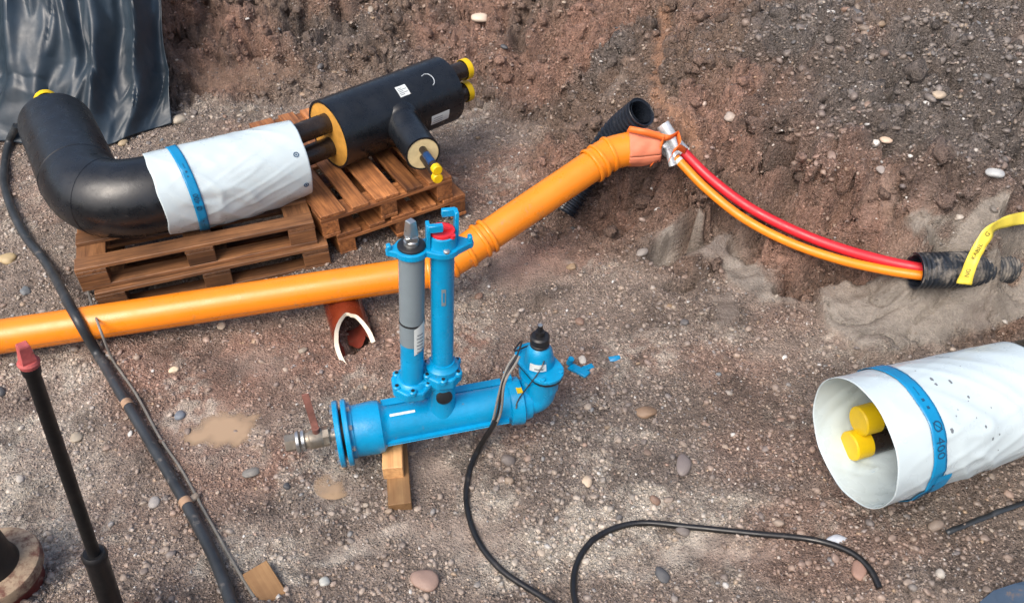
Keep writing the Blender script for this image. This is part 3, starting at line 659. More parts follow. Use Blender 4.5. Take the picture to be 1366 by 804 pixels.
pallet(A2, rf, Lf, .78, (.1, .1, .1, .1), .1445, 'wood_a', 'brown slatted pallet carrying the black elbow pipe and white wrap', True, 'stacked pallets', 3)
pallet(A2 + fx * .05 - fy * .03, rf, Lf, .8, (.1, .1, .1, .1), 0.0, 'wood_a', 'dark wet pallet underneath the elbow pipe pallet', True, 'stacked pallets', 4)
def timber(c, l, hl, hw, hz, mat, label, rz, ry=0):
    t = thing('timber_block', c, label, 'timber'); me_ = box((0, 0, 0), Vector((hl, 0, 0)), Vector((0, hw, 0)), Vector((0, 0, hz)), .003)
    bpy.data.objects.remove(t); me = bpy.data.meshes.new('timber_block'); me.from_pydata(me_[0], [], me_[1]); me.materials.append(M[mat])
    o = bpy.data.objects.new('timber_block', me); link(o); o.location = c; o.rotation_euler = (0, ry, rz); tag(o, label, 'timber'); return o

# ------------------------------------------------------------------ insulated pipes
PT = .288                                   # top of a pallet stack
def capped(parent, p, d, r, capr, L, caplen, mat='steel_dark'):
    d = Vector(d).normalized(); o = mesh('steel_pipe', cyl(p, p + d * L, r, 24), mat, parent)
    c = lathe(p + d * (L - caplen * .8), d, [(0, capr * .97), (0, capr), (caplen - .006, capr), (caplen, capr - .006), (caplen, .001)], 28, (False, False))
    mesh('end_cap', c, 'yellow', o if parent.parent is None else parent); return o
# elbow
RJ = .2; zj = PT + RJ
e0 = at(126, 281, zj); e1 = at(76, 168, zj); e2 = at(383, 214, zj)
d1 = (e1 - e0).normalized(); d2 = (e2 - e0).normalized(); e2 = e0 + d2 * 1.05
el = thing('insulated_elbow', (e0.x, e0.y, PT), 'thick black insulated elbow pipe lying on pallets beside the black sheet', 'pipe')
rb_ = .34; path = [e1, e0 + d1 * rb_]
segs = [e0 + d1 * rb_ * .96]
for k in range(1, 6):
    t = k / 6; segs.append(e0 + d1 * rb_ * (1 - t) ** 2 + d2 * rb_ * t ** 2)
segs.append(e0 + d2 * rb_)
mesh('jacket', tube([e1, e0 + d1 * rb_], RJ, 48, True), 'jacket', el)
# three mitred segments of the bend, welded edges showing
bz = lambda t: e0 + d1 * rb_ * (1 - t) ** 2 + d2 * rb_ * t ** 2
arc = [bz(k / 14) for k in range(15)]
mesh('bend_segment', tube(arc, RJ * 1.002, 48, True), 'jacket', el)
mesh('jacket', tube([arc[-1], e0 + d2 * .62], RJ, 48, True), 'jacket', el)
def weld(p, d, r, mat='jacket'): return lathe(p - d * .004, d, [(0, r), (.002, r + .0025), (.006, r + .0025), (.008, r)], 48, (False, False))
for k in (0, 6, 14): mesh('weld_seam', weld(arc[k], (arc[min(k + 1, 14)] - arc[max(k - 1, 0)]).normalized(), RJ * 1.002), 'jacket', el)
mesh('foam_face', cyl(e1 + d1 * .0005, e1 + d1 * .003, RJ - .008, 40), 'foam', el)
capped(el, e1 - Vector((0, 0, .085)), d1, .057, .066, .17, .05); capped(el, e1 + Vector((0, 0, .085)), d1, .057, .066, .17, .05)
for s in (-1, 1): mesh('steel_pipe', cyl(e0 + d2 * .6 + Vector((0, 0, .078 * s)), e0 + d2 * .9 + Vector((0, 0, .078 * s)), .057, 24), 'steel_dark', el)
mesh('foam_face', cyl(e0 + d2 * .6205, e0 + d2 * .623, RJ - .008, 40), 'foam', el)

def sab(x): return math.sqrt(x * x + .004)
def wrapfn(p0, p1, r0, r1, seed, amp, sag=0.0, flat=0.0):
    ax = Vector(p1) - Vector(p0); L = ax.length; a = ax / L; u = Vector((a.y, -a.x, 0)).normalized(); v = u.cross(a)
    if v.z < 0: v = -v
    def fn(th, t, off=0.0):
        r = r0 + (r1 - r0) * t; th = (th + math.pi / 2) % (2 * math.pi) - math.pi / 2 if not (th >= 1.5 * math.pi - 1e-6) else th
        x, y = th * r, t * L
        p, q = x * .8 + y * .6, -x * .6 + y * .8
        w1 = mnoise.noise(Vector((p * 6 + 1.2 * mnoise.noise(Vector((x * 4, y * 4, seed))), q * 1.1, seed)))
        w2 = 1 - sab(mnoise.noise(Vector((p * 9 + q * 1.2 + seed, q * 1.5 + .8 * mnoise.noise(Vector((x * 4, y * 4, 2))), 5)))) * 2.2
        p2, q2 = x * .95 - y * .3, x * .3 + y * .95
        w3 = 1 - sab(mnoise.noise(Vector((p2 * 14 + seed, q2 * 2.2, 8)))) * 2.4
        ed = min(1, .12 + 4 * min(t, 1 - t) if 0 <= t <= 1 else .12)
        wd = amp * ed * (w1 * .8 + max(0, w2) ** 2 * .75 + max(0, w3) ** 3 * .4)
        low = max(0, -math.sin(th)); rr = r + wd * (.55 + .8 * max(low, max(0, math.cos(th)) * .6)) - flat * low ** 3
        return Vector(p0) + ax * t + (u * math.cos(th) + v * math.sin(th)) * (rr + off) + Vector((0, 0, -sag * math.sin(math.pi * t) * low))
    return fn, L
def wrapper(p0, p1, r0, r1, seed, amp, label, tape_t, texts, cat='wrap', eyelets=(), jag=.02, sag=.0, flat=0., tapew=.05, slant=.0, tail=None, mirror=1, parent=None):
    base = Vector((p0 + p1) / 2); base.z = min(p0.z, p1.z) - r0
    fn, L = wrapfn(p0, p1, r0, r1, seed, amp, sag, flat)
    t_ = parent or thing('pipe_wrap', base, label, cat)
    nu, nv = 160, 100
    def g(u, v):
        e = jag * mnoise.noise(Vector((math.cos(u) * 2 + seed, math.sin(u) * 2, 1))) / L
        e2_ = jag * mnoise.noise(Vector((math.cos(u) * 2 + seed, math.sin(u) * 2, 9))) / L
        return fn(u, e + v * (1 + e2_ - e))
    V = [g(-math.pi / 2 + 2 * math.pi * i / nu, j / nv) for i in range(nu) for j in range(nv + 1)]
    F = [(i * (nv + 1) + j, ((i + 1) % nu) * (nv + 1) + j, ((i + 1) % nu) * (nv + 1) + j + 1, i * (nv + 1) + j + 1) for i in range(nu) for j in range(nv)]
    o = mesh('film', (V, F), 'wrap', t_); s = o.modifiers.new('solid', 'SOLIDIFY'); s.thickness = .003; s.offset = -1
    tt = lambda th: tape_t + slant * math.sin(th - .6) + .006 * math.sin(2 * th)
    hw = tapew / 2 / L
    tp = patch(lambda a, b: fn(a, tt(a) + b, .0065), -math.pi / 2, 1.5 * math.pi - .001, -hw, hw, 150, 5)
    tb = mesh('blue_tape', tp, 'btape', t_); tb.modifiers.new('solid', 'SOLIDIFY').thickness = .0015
    if tail: mesh('tape_tail', patch(lambda a, b: fn(a, tt(a) + b + tail[2] / L + (a - tail[0]) * tail[3], .0085), tail[0], tail[1], -hw, hw, 24, 5), 'btape', t_)
    rm = (r0 + r1) / 2
    for a0, s, flip, size in texts:
        mesh('tape_print', textvf(s, size, lambda x, y: fn(a0 + flip * x / rm * 1.0, tt(a0 + flip * x / rm) - flip * mirror * y / L, .0085)), 'inkblue', t_)
    for a0, tq in eyelets:
        c = fn(a0, tq, .002); n_ = (fn(a0, tq, .1) - c).normalized(); mesh('ring_mark', lathe(c, n_, [(0, .010), (.002, .010), (.002, .014), (0, .014)], 20, (False, False)), 'inkblue', t_)
        mesh('ring_mark', lathe(c, n_, [(0, .004), (.002, .004)], 12), 'inkblue', t_)
    return t_, fn, L
wp0 = at(211, 262, zj + .01); wp1 = at(378, 222, zj + .0)
wd_ = (wp1 - wp0).normalized(); 
WRAP1 = (e0 + d2 * .30, e0 + d2 * 1.06)
wrapper(WRAP1[0], WRAP1[1], .213, .202, 3.7, .013, 'white plastic film wrap with blue tape round the black elbow pipe', .21,
        [(.12, 'Ø 400', 1, .036), (.9, '• ▪ —', 1, .03), (-.5, '— ▪', 1, .03)], eyelets=((.62, .93), (-.25, .95)), jag=.008, sag=.03, slant=-.02)
# tee
zt = PT + .2
t0 = at(438, 180, zt); t1 = at(592, 119, zt); ta = (t1 - t0).normalized(); TL = (t1 - t0).length
tee = thing('insulated_tee', ((t0.x + t1.x) / 2, (t0.y + t1.y) / 2, PT), 'black insulated tee pipe with yellow end caps resting on the pallet', 'pipe')
mesh('jacket', lathe(t0, ta, [(0, .186), (0, .2), (TL, .2), (TL, .186)], 56, (False, False)), 'jacket', tee)
mesh('foam_face', cyl(t0 + ta * .004, t0 + ta * .03, .188, 48), 'foam', tee); mesh('foam_face', cyl(t0 + ta * (TL - .03), t0 + ta * (TL - .004), .188, 48), 'foam', tee)
up = Vector((0, 0, 1))
for s in (-1, 1):
    mesh('steel_pipe', cyl(t0 + ta * .02 + up * .075 * s, t0 - ta * .30 + up * .075 * s, .057, 26), 'steel_dark', tee)
    capped(tee, t0 + ta * (TL - .01) + up * .075 * s, ta, .057, .065, .2, .045)
mesh('blue_band', lathe(t0 + ta * (TL + .04) - up * .075, ta, [(0, .0585), (.07, .0585)], 26, (False, False)), 'steel_blue', tee)
perp = Vector((ta.y, -ta.x, 0)).normalized()
bs = t0 + ta * (TL * .53); be = atpl(564, 201, bs + up * .02, up); bd = (be - bs); bd.z = 0; BLn = bd.length; bd.normalize()
mesh('branch_jacket', lathe(bs, bd, [(.12, .128), (.185, .122), (.2, .108), (.215, .1), (BLn, .1), (BLn, .09)], 40, (False, False)), 'jacket', tee)
mesh('branch_foam', cyl(bs + bd * (BLn - .03), bs + bd * (BLn - .003), .092, 36), 'foam_pale', tee)
for s in (-1, 1): capped(tee, bs + bd * (BLn - .02) + up * .026 * s, bd, .021, .029, .25, .034)
mesh('blue_band', lathe(bs + bd * (BLn + .06) + up * .026, bd, [(0, .0222), (.10, .0222)], 20, (False, False)), 'steel_blue', tee)
def cylfn(p, a, r):
    u = Vector((a.y, -a.x, 0)).normalized(); v = u.cross(a); v = v if v.z > 0 else -v
    return lambda th, t, off=.0015: p + a * t + (u * math.cos(th) + v * math.sin(th)) * (r + off)
tf = cylfn(t0, ta, .2)
mesh('paper_label', patch(lambda a, b: tf(a, b), .78, 1.12, TL * .50, TL * .585, 10, 2), 'paper', tee)
for k in range(5): mesh('label_print', patch(lambda a, b: tf(a, b, .002), .83 + k * .05, .85 + k * .05, TL * .507, TL * (.545 + .03 * (k % 2)), 2, 2), 'ptext', tee)
mesh('paper_label', patch(lambda a, b: tf(a, b), -.42, -.08, TL * .70, TL * .86, 10, 3), 'paper', tee)
for k in range(3): mesh('label_print', patch(lambda a, b: tf(a, b, .002), -.36 + k * .08, -.34 + k * .08, TL * .72, TL * .80, 2, 2), 'ptext', tee)
cf = lambda a: (.98 + .20 * math.sin(a), TL * (.775 + .035 * math.cos(a)))
mesh('chalk_mark', tube([tf(*cf(-1.5 + 3.1 * k / 14), .001) for k in range(15)], .0028, 6), 'chalk', tee)
mesh('chalk_mark', tube([tf(1.16, TL * .74, .001), tf(1.2, TL * .77, .001), tf(1.15, TL * .80, .001)], .0025, 6), 'chalk', tee)
# right hand pipe with loose white wrap
RW = .248
r0 = at(1137, 590, .455); r1 = at(1356, 527, .475); rd = (r1 - r0).normalized()
rp = thing('insulated_pipe', ((r0 + rd * .8).x, (r0 + rd * .8).y, r0.z - RW), 'black insulated twin pipe inside the loose white wrap, yellow caps showing', 'pipe')
mesh('jacket', cyl(r0 + rd * .52, r0 + rd * 2.6, .2, 48), 'jacket', rp); mesh('foam_face', cyl(r0 + rd * .517, r0 + rd * .5195, .19, 40), 'foam', rp)
for px_, py_, dq in ((1149, 561, .15), (1137, 594, .12)):
    q = atpl(px_, py_, r0 + rd * dq, rd); capped(rp, q + rd * (.55 - dq), -rd, .057, .060, .55 - dq, .075)
wt, wfn, wL = wrapper(r0, r1, RW, .214, 9.3, .0125, 'loose open white film wrap with blue tape, two yellow caps inside', .17 / (r1 - r0).length,
        [(.72, 'Ø 400', -1, .05), (1.35, '— ▪ ▪', -1, .035), (-.3, '▪ Ø ▪ —', -1, .035)], jag=.006, slant=.012, tapew=.058, tail=(-1.25, .12, .03, .006), mirror=1)
for k in range(16):
    a0 = random.uniform(.1, 1.9); q = random.uniform(.3, .6); s = .003 + .008 * random.random() ** 2
    c = wfn(a0, q, .0006)
    ph = random.uniform(0, 9); ring = [wfn(a0, q, .0009)] + [wfn(a0 + s * 4 * math.cos(b_) * (1 + .6 * mnoise.noise(Vector((math.cos(b_) * 2, math.sin(b_) * 2, ph)))), q + s * .8 * math.sin(b_) * (1 + .6 * mnoise.noise(Vector((math.cos(b_) * 2, math.sin(b_) * 2, ph)))), .0009) for b_ in (2 * math.pi * m_ / 12 for m_ in range(12))]
    mesh('mud_spot', (ring, [(0, m_ + 1, (m_ + 1) % 12 + 1) for m_ in range(12)]), 'ptext', wt)

# ------------------------------------------------------------------ orange drain pipe
RO = .084
o0 = at(-60, 458, .10); o1 = at(573, 362, .215); o2 = at(612, 341, .26); o2b = at(640, 322, .30); o3 = at(790, 221, .52); o4 = at(812, 206, .55); o5 = at(846, 197, .57); o6 = at(880, 196, .575)
dr = thing('drain_pipe', (o1.x, o1.y, 0), 'long bright orange drain pipe with bends crossing the trench', 'pipe')
mesh('pipe_section', cyl(o0, o1, RO, 40), 'orange', dr)
bnd = smoothpath([o1, o2, o2b], 6); mesh('bend', tube(bnd, RO * 1.04, 40), 'orange', dr)
def collar(p, d, r, k=1): return lathe(p - d * .012, d, [(0, r), (.004, r + .008), (.012, r + .010), (.020, r + .008), (.024, r)], 40, (False, False))
dA = (o1 - o0).normalized(); dB = (o3 - o2b).normalized(); dC = (o5 - o4).normalized()
for p, d in ((o1 - dA * .002, dA), (bnd[4], (bnd[5] - bnd[3]).normalized()), (bnd[8], (bnd[9] - bnd[7]).normalized()), (o2b + dB * .005, dB), (o2b + dB * .05, dB)): mesh('socket_ring', collar(p, d, RO * 1.04), 'orange', dr)
mesh('pipe_section', cyl(o2b, o3, RO, 40), 'orange', dr)
mesh('bend', tube(smoothpath([o3, o4, o5], 6), RO * 1.07, 40), 'orange', dr)
for p, d in ((o3, dB), (o3 + dB * .045, dB), (o4, (o5 - o3).normalized()), (o5, dC)): mesh('socket_ring', collar(p, d, RO * 1.06), 'orange', dr)
mesh('print_line', patch(lambda a, b: cylfn(o0, dA, RO)(a + .0 * b, b, .0008), -.22, -.195, .25, (o1 - o0).length * .96, 1, 40), 'ptext', dr)
def clothfn(a, b):
    p = o5 + (o6 - o5) * b; d = (o6 - o5).normalized(); u = Vector((d.y, -d.x, 0)).normalized(); v = u.cross(d); v = v if v.z > 0 else -v
    r = RO * 1.19 + .006 * mnoise.noise(Vector((math.cos(a) * 2.5, math.sin(a) * 2.5, b * 3))) - .02 * b * b
    return p + (u * math.cos(a) + v * math.sin(a)) * r
mesh('cloth_cover', patch(clothfn, 0, 2 * math.pi, -.25, 1.0, 48, 16), 'salmon', dr).modifiers.new('solid', 'SOLIDIFY').thickness = .003
mesh('pipe_mouth', cyl(o5, o6 - dC * .01, RO * .95, 32), 'blue_in', dr)
# ------------------------------------------------------------------ conduits
rc = thing('cable_conduit', c_red[40], 'bright red cable conduit sagging along the brown bank', 'conduit', 'cable conduits')
mesh('tube', tube(c_red, .0265, 18), 'red_conduit', rc)
oc = thing('cable_conduit', c_or[40], 'thin orange cable conduit running just below the red one', 'conduit', 'cable conduits')
mesh('tube', tube(c_or, .0235, 18), 'orange_conduit', oc)
def taped(parent, pth, r, i0, i1): return mesh('silver_tape', tube(pth[i0:i1], r, 16), 'silver', parent)
taped(rc, c_red, .037, 0, 10); taped(oc, c_or, .034, 0, 9)
mesh('tape_band', tube(c_or[9:11], .0245, 16), 'paper', oc)
# a third taped end and the tie straps
g0 = aty(884, 166, 4.04); g1 = aty(902, 196, 3.97)
tc3 = thing('conduit_end', g0, 'short silver taped conduit end tied on top of the orange conduit', 'conduit'); mesh('silver_tape', tube([g0, (g0 + g1) / 2 + Vector((0, 0, .004)), g1], .036, 16), 'silver', tc3)
g2 = aty(893, 206, 3.93); g3 = aty(897, 221, 3.9); mesh('silver_tape', tube([aty(889, 196, 3.95), g2, g3], .02, 12), 'silver', tc3)
def ribbon(pts, wv, n=6):
    P = smoothpath(pts, n); V = [p + wv * s for p in P for s in (-1, 1)]; return V, [(2 * i, 2 * i + 1, 2 * i + 3, 2 * i + 2) for i in range(len(P) - 1)]
st = thing('tie_strap', aty(893, 195, 3.9), 'orange tie strap binding taped conduits to the drain pipe end', 'strap')
def strap(pts, w_=.017):
    o = mesh('strap_band', ribbon(pts, Vector((.4, .2, .9)).normalized() * w_), 'strap', st); o.modifiers.new('solid', 'SOLIDIFY').thickness = .003; return o
strap([aty(838, 172, 3.92), aty(858, 176, 3.88), aty(880, 182, 3.88), aty(893, 184, 3.88), aty(904, 178, 3.95)])
strap([aty(903, 178, 3.95), aty(906, 192, 3.86), aty(898, 203, 3.84), aty(893, 214, 3.83)])
strap([aty(915, 202, 3.94), aty(906, 197, 3.86), aty(898, 202, 3.84)])
strap([aty(884, 185, 3.87), aty(881, 198, 3.86), aty(874, 212, 3.86), aty(869, 218, 3.87)], .024)
# ------------------------------------------------------------------ corrugated pipes
def corr(pts, r, pitch=.02, ri=None):
    P = smoothpath(pts, 24); acc = 0; L = [0]
    for a, b in zip(P[:-1], P[1:]): L.append(L[-1] + (b - a).length)
    n = int(L[-1] / (pitch / 6)); Q, rr = [], []
    for k in range(n + 1):
        s = L[-1] * k / n; i = min(max(int(np.searchsorted(L, s)) - 1, 0), len(P) - 2); f = (s - L[i]) / max(L[i + 1] - L[i], 1e-9)
        Q.append(P[i].lerp(P[i + 1], f)); ph = (s / pitch) % 1; rr.append(r if ph < .5 else r - pitch * .42)
    return Q, rr
def corrpipe(pts, r, mat, label, pitch=.02):
    t = thing('corrugated_pipe', pts[0], label, 'pipe'); Q, rr = corr(pts, r, pitch)
    o = mesh('corrugated_wall', tube(Q, rr, 36, False), mat, t); s = o.modifiers.new('solid', 'SOLIDIFY'); s.thickness = .004; s.offset = -1
    mesh('inner_liner', tube(Q, r - pitch * .62, 30, False), 'corr', t); return t
k0 = aty(856, 149, 4.06); k1 = aty(822, 178, 4.16); k2 = aty(788, 226, 4.14); k3 = at(752, 282, .1)
corrpipe([k0, k1, k2, k3], .083, 'corr', 'black corrugated pipe with open mouth behind the orange pipe end', .03)
m0 = aty(1220, 361, 3.12); m1 = aty(1262, 360, 3.13); m2 = aty(1310, 358, 3.2); m3 = aty(1375, 354, 3.36)
corrpipe([m0, m1, m2, m3], .088, 'corr_mud', 'muddy corrugated pipe half buried in clay, red conduit entering it', .023)
# yellow warning tape
YP = smoothpath(yt, 10); ytw = thing('warning_tape', YP[0], 'yellow printed warning tape hanging over the muddy corrugated pipe', 'tape')
def yfn(s, w_):
    s = min(max(s, 0), len(YP) - 1.001); i = int(s); f = s - i; p = YP[i].lerp(YP[i + 1], f); d = (YP[i + 1] - YP[i]).normalized()
    sd_ = d.cross(CF).normalized(); tw_ = .5 * math.sin(s * .13 + .5) + .18 * math.sin(s * .33); w_ = w_ * (1 + .06 * math.sin(s * .25 + 1)); return p - CF * (.010 * mnoise.noise(Vector((s * .2, w_ * 20, 2)))) + (sd_ * math.cos(tw_) + CF * math.sin(tw_)) * w_
mesh('tape_band', patch(lambda s, b: yfn(s, b), 0, len(YP) - 1.01, -.029, .029, 60, 4), 'wtape', ytw).modifiers.new('solid', 'SOLIDIFY').thickness = .0012
acl = [0]
for a, b in zip(YP[:-1], YP[1:]): acl.append(acl[-1] + (b - a).length)
def yprint(s, m, size):
    def f(x, y):
        q = m + x; i = min(max(int(np.searchsorted(acl, q)) - 1, 0), len(YP) - 2); return yfn(i + (q - acl[i]) / (acl[i + 1] - acl[i]), y) - CF * .0025
    mesh('tape_print', textvf(s, size, f), 'ink', ytw)
yprint('KABEL', .16, .027); yprint('NG', .055, .027); yprint('G', .25, .03)

# ------------------------------------------------------------------ blue water fitting
zp = .205
b0 = at(449, 579, zp); b1 = at(690, 534, zp); ba = (b1 - b0).normalized(); bn = Vector((ba.y, -ba.x, 0)).normalized()   # bn: towards camera side
BL = (b1 - b0).length
wf = thing('water_fitting', ((b0.x + b1.x) / 2, (b0.y + b1.y) / 2, zp - .11), 'bright blue coated water pipe fitting with twin upright columns and valve', 'pipe fitting')
mesh('pipe_body', lathe(b0, ba, [(.045, .1), (.05, .112), (.07, .112), (.075, .108), (.12, .110), (.16, .112), (.185, .108), (.20, .088), (.22, .082), (BL - .04, .082), (BL - .03, .09)], 44), 'blue', wf)
for k, tq in enumerate((0, .034)):
    fl = mesh('flange', lathe(b0 + ba * tq, ba, [(0, .135), (.004, .139), (.018, .139), (.022, .135)], 48), 'blue', wf)
    for j in range(8):
        a = j * math.pi / 4 + .2; c = b0 + ba * (tq + (-.012 if k == 0 else .022)) + (bn * math.cos(a) + up * math.sin(a)) * .115
        mesh('bolt', cyl(c, c + ba * .013, .011, 6), 'zinc', fl)
mesh('gasket', cyl(b0 + ba * .021, b0 + ba * .035, .1, 32), 'black_rub', wf)
def fin(sx, sz, t0_, t1_, name='fin'):
    c = b0 + ba * ((t0_ + t1_) / 2) + bn * sx + up * sz
    mesh(name, box(c, ba * ((t1_ - t0_) / 2), bn * (.016 if abs(sx) > .05 else .006), up * (.006 if abs(sx) > .05 else .012), .002), 'blue', wf)
fin(.082, -.012, .2, BL - .06); fin(-.06, .068, .2, BL - .06)
mesh('paper_label', patch(lambda a, b: cylfn(b0, ba, .082)(a, b, .0015), 1.22, 1.36, .225, .33, 4, 4), 'paper', wf)
# neck and uprights
pl_n = bn
nk = b0 + ba * (BL * .57)
n_top = atpl(590, 497, nk, pl_n); 
colR1 = atpl(590, 322, nk, pl_n); cu = (colR1 - n_top).normalized()
mesh('neck', lathe(nk + up * .0, (n_top - nk).normalized(), [(.03, .072), (.07, .062), (.10, .056), ((n_top - nk).length, .056)], 32), 'blue', wf)
lipc = nk.lerp(n_top, .62)
mesh('opening', lathe(lipc + bn * .036 + up * .006, (bn + up * .2).normalized(), [(0, .030), (.022, .034), (.026, .026)], 20), 'blue_in', wf)
lb = atpl(550, 512, nk, pl_n); lt = atpl(549, 336, nk, pl_n); lu = (lt - lb).normalized()
def octplate(c, d, r, h, n=8, sx=1.0, rot=math.pi / 8):
    d = d.normalized(); x = (ba - d * ba.dot(d)).normalized(); y = d.cross(x)
    ol = []
    for k in range(n):
        a = 2 * math.pi * k / n + rot; ol.append((r * sx * math.cos(a), r * math.sin(a)))
    return prism(ol, x, y, c, -h / 2, h / 2, d), x, y
vb, vx, vy = octplate(n_top, cu, .082, .05); bevel(mesh('valve_housing', vb, 'blue', wf, smooth=False), .008, 3)
vb2, _, _ = octplate(lb + lu * .0, lu, .088, .045); bevel(mesh('valve_housing', vb2, 'blue', wf, smooth=False), .008, 3)
mid = (n_top + lb) / 2 - cu * .005; bevel(mesh('bridge', box(mid, ba * .06, bn * .045, cu * .028, 0), 'blue', wf, smooth=False), .006, 2)
mesh('collar', lathe(n_top + cu * .02, cu, [(0, .066), (.03, .066), (.045, .052), (.055, .050)], 32), 'blue', wf); mesh('collar', lathe(lb + lu * .018, lu, [(0, .066), (.012, .062), (.02, .052)], 32), 'blue', wf)
for c, d, k in ((n_top, cu, 4), (lb, lu, 5)):
    for j in range(6):
        a = j * math.pi / 3 + .4; q = c + d * .018 + ((ba * math.cos(a) + (d.cross(ba)) * math.sin(a)) * .072)
        b_ = mesh('bolt_boss', lathe(q, d, [(0, .016), (.014, .016), (.018, .012)], 14), 'blue', wf); mesh('bolt', cyl(q + d * .0185, q + d * .021, .008, 6), 'black_rub', b_)
mesh('lower_stub', lathe(lb - lu * .02, -lu, [(0, .06), (.03, .05), (.06, .03)], 24), 'blue', wf)
RCc = .046
lsp = lb.lerp(lt, .36)
mesh('column', cyl(lb, lsp, RCc, 32), 'blue', wf); mesh('column', cyl(lsp, lt, RCc + .0015, 32), 'grey_tube', wf)
mesh('rubber_ring', lathe(lb.lerp(lt, .52), lu, [(-.004, RCc), (-.003, RCc + .004), (.003, RCc + .004), (.004, RCc)], 32, (False, False)), 'black_rub', wf)
mesh('column', cyl(n_top, colR1, .044, 32), 'blue', wf)
lfn = cylfn(lb, lu, RCc + .002); LLc = (lt - lb).length
def pfix(fnc, a0, a1, b0_, b1_, name, mat, off=.0015, skew=0): return mesh(name, patch(lambda a, b: fnc(a, b + skew * (a - a0), off), a0, a1, b0_, b1_, 10, 4), mat, wf)
# locate the camera-facing side of a column in its own angle measure
def face_ang(fnc, t):
    best = min((k * .05 for k in range(126)), key=lambda a: (fnc(a, t) - CP).length); return best
fa = face_ang(lfn, LLc * .45)
def cpatch(fnc, fa_, da0, da1, t0_, t1_, name, mat, off=.0015, skew=0): return mesh(name, patch(lambda a, b: fnc(fa_ + a, b + skew * a, off), da0, da1, t0_, t1_, 10, 4), mat, wf)
sgn = 1 if (lfn(fa + .3, .3) - lfn(fa, .3)).x > 0 else -1
cpatch(lfn, fa, sgn * .15, sgn * 1.15, LLc * .30, LLc * .50, 'paper_label', 'paper', .003, skew=sgn * .03)
for k in range(6): cpatch(lfn, fa, sgn * (.35 + .05 * (k % 2)), sgn * .95, LLc * (.325 + k * .026), LLc * (.333 + k * .026), 'label_print', 'ptext', .0036)
rfn = cylfn(n_top, cu, .044); LRc = (colR1 - n_top).length; fr = face_ang(rfn, LRc * .6)
cpatch(rfn, fr, -.05 * sgn, .32 * sgn, LRc * .60, LRc * .72, 'paper_label', 'grey_tube', .0015)
cpatch(rfn, fr, .05 * sgn, .22 * sgn, LRc * .625, LRc * .695, 'label_print', 'btape', .0022)
# top bracket
tx = (colR1 - lt); tx = (tx - cu * tx.dot(cu)); sep = tx.length; tx.normalize(); ty = cu.cross(tx).normalized()
if ty.y < 0: ty = -ty
bo = lt.copy(); 
def lobe(cx_, cy_, r, a0, a1, n): return [(cx_ + r * math.cos(R_(a0 + (a1 - a0) * k / n)), cy_ + r * math.sin(R_(a0 + (a1 - a0) * k / n))) for k in range(n + 1)]
ol = lobe(-.078, 0, .014, 90, 270, 5) + lobe(0, 0, .062, 205, 320, 10) + lobe(sep, 0, .068, 230, 320, 9) + lobe(sep + .098, .0, .016, -90, 90, 5) + lobe(sep, 0, .068, 45, 135, 9) + lobe(0, 0, .062, 40, 155, 10)
bevel(mesh('bracket_plate', prism(ol, tx, ty, bo, -.002, .024, cu), 'blue', wf, smooth=False), .004, 2)
mesh('lug', box(bo + tx * (-.08) + cu * .028, tx * .008, ty * .012, cu * .014, .003), 'blue', wf); mesh('lug', box(bo + tx * (sep + .1) + cu * .03, tx * .008, ty * .013, cu * .016, .003), 'blue', wf)
mesh('rubber_ring', lathe(bo + cu * .024, cu, [(0, .05), (.008, .05), (.012, .044), (.012, .030)], 32, (False, True)), 'black_rub', wf)
sp0 = bo + cu * .03
mesh('spindle', join(lathe(sp0, cu, [(0, .028), (.022, .027), (.026, .022)], 24), box(sp0 + cu * .032, tx * .022, ty * .022, cu * .012, .002)), 'zinc', wf)
sv_ = box(sp0 + cu * .075, tx * .0155, ty * .0155, cu * .034, .002)[0]; 
o_ = mesh('spindle', lathe(sp0 + cu * .042, cu, [(0, .026), (.06, .019), (.063, .016)], 4), 'zinc', wf, smooth=False)
rc_ = bo + tx * sep
mesh('hydrant_collar', lathe(rc_ + cu * .022, cu, [(0, .056), (.012, .052), (.045, .050), (.048, .046), (.048, .036)], 36), 'blue', wf)
cap = mesh('red_cap', lathe(rc_ + cu * .068, cu, [(0, .044), (.012, .046), (.016, .044), (.016, .034), (.012, .032), (.012, .001)], 36, (True, False)), 'red', wf)
mesh('cap_rib', box(rc_ + cu * .083, tx * .034, ty * .006, cu * .005, .002), 'red', cap)
q = rc_ + cu * .076 + tx * .03 - ty * .036; mesh('cap_lug', lathe(q, cu, [(-.006, .010), (.006, .010)], 14), 'red', cap)
mesh('bolt', lathe(bo + tx * (sep + .005) - ty * .056 + cu * .024, cu, [(0, .012), (.007, .012), (.010, .008)], 12), 'zinc', wf)
def claw(side):
    # a flat hook rising beside the collar and bending over it
    s = side; x0 = .053 * s
    def P(a, b, c): return rc_ + tx * a + ty * b + cu * c
    y0 = -.012 if s < 0 else .02
    pts = [(x0, y0, .02), (x0, y0, .10 if s < 0 else .115)]
    hh = .10 if s < 0 else .12
    a = mesh('claw', join(box(P(x0, y0, hh / 2 + .02), tx * .007, ty * .018, cu * hh / 2 + cu * .005, .002),
                          box(P(x0 + (-s) * .024, y0 + (-.016 if s < 0 else .012), hh + .012), tx * .026, ty * .010, cu * .014, .002)), 'blue', wf)
    return a
claw(-1); claw(1)
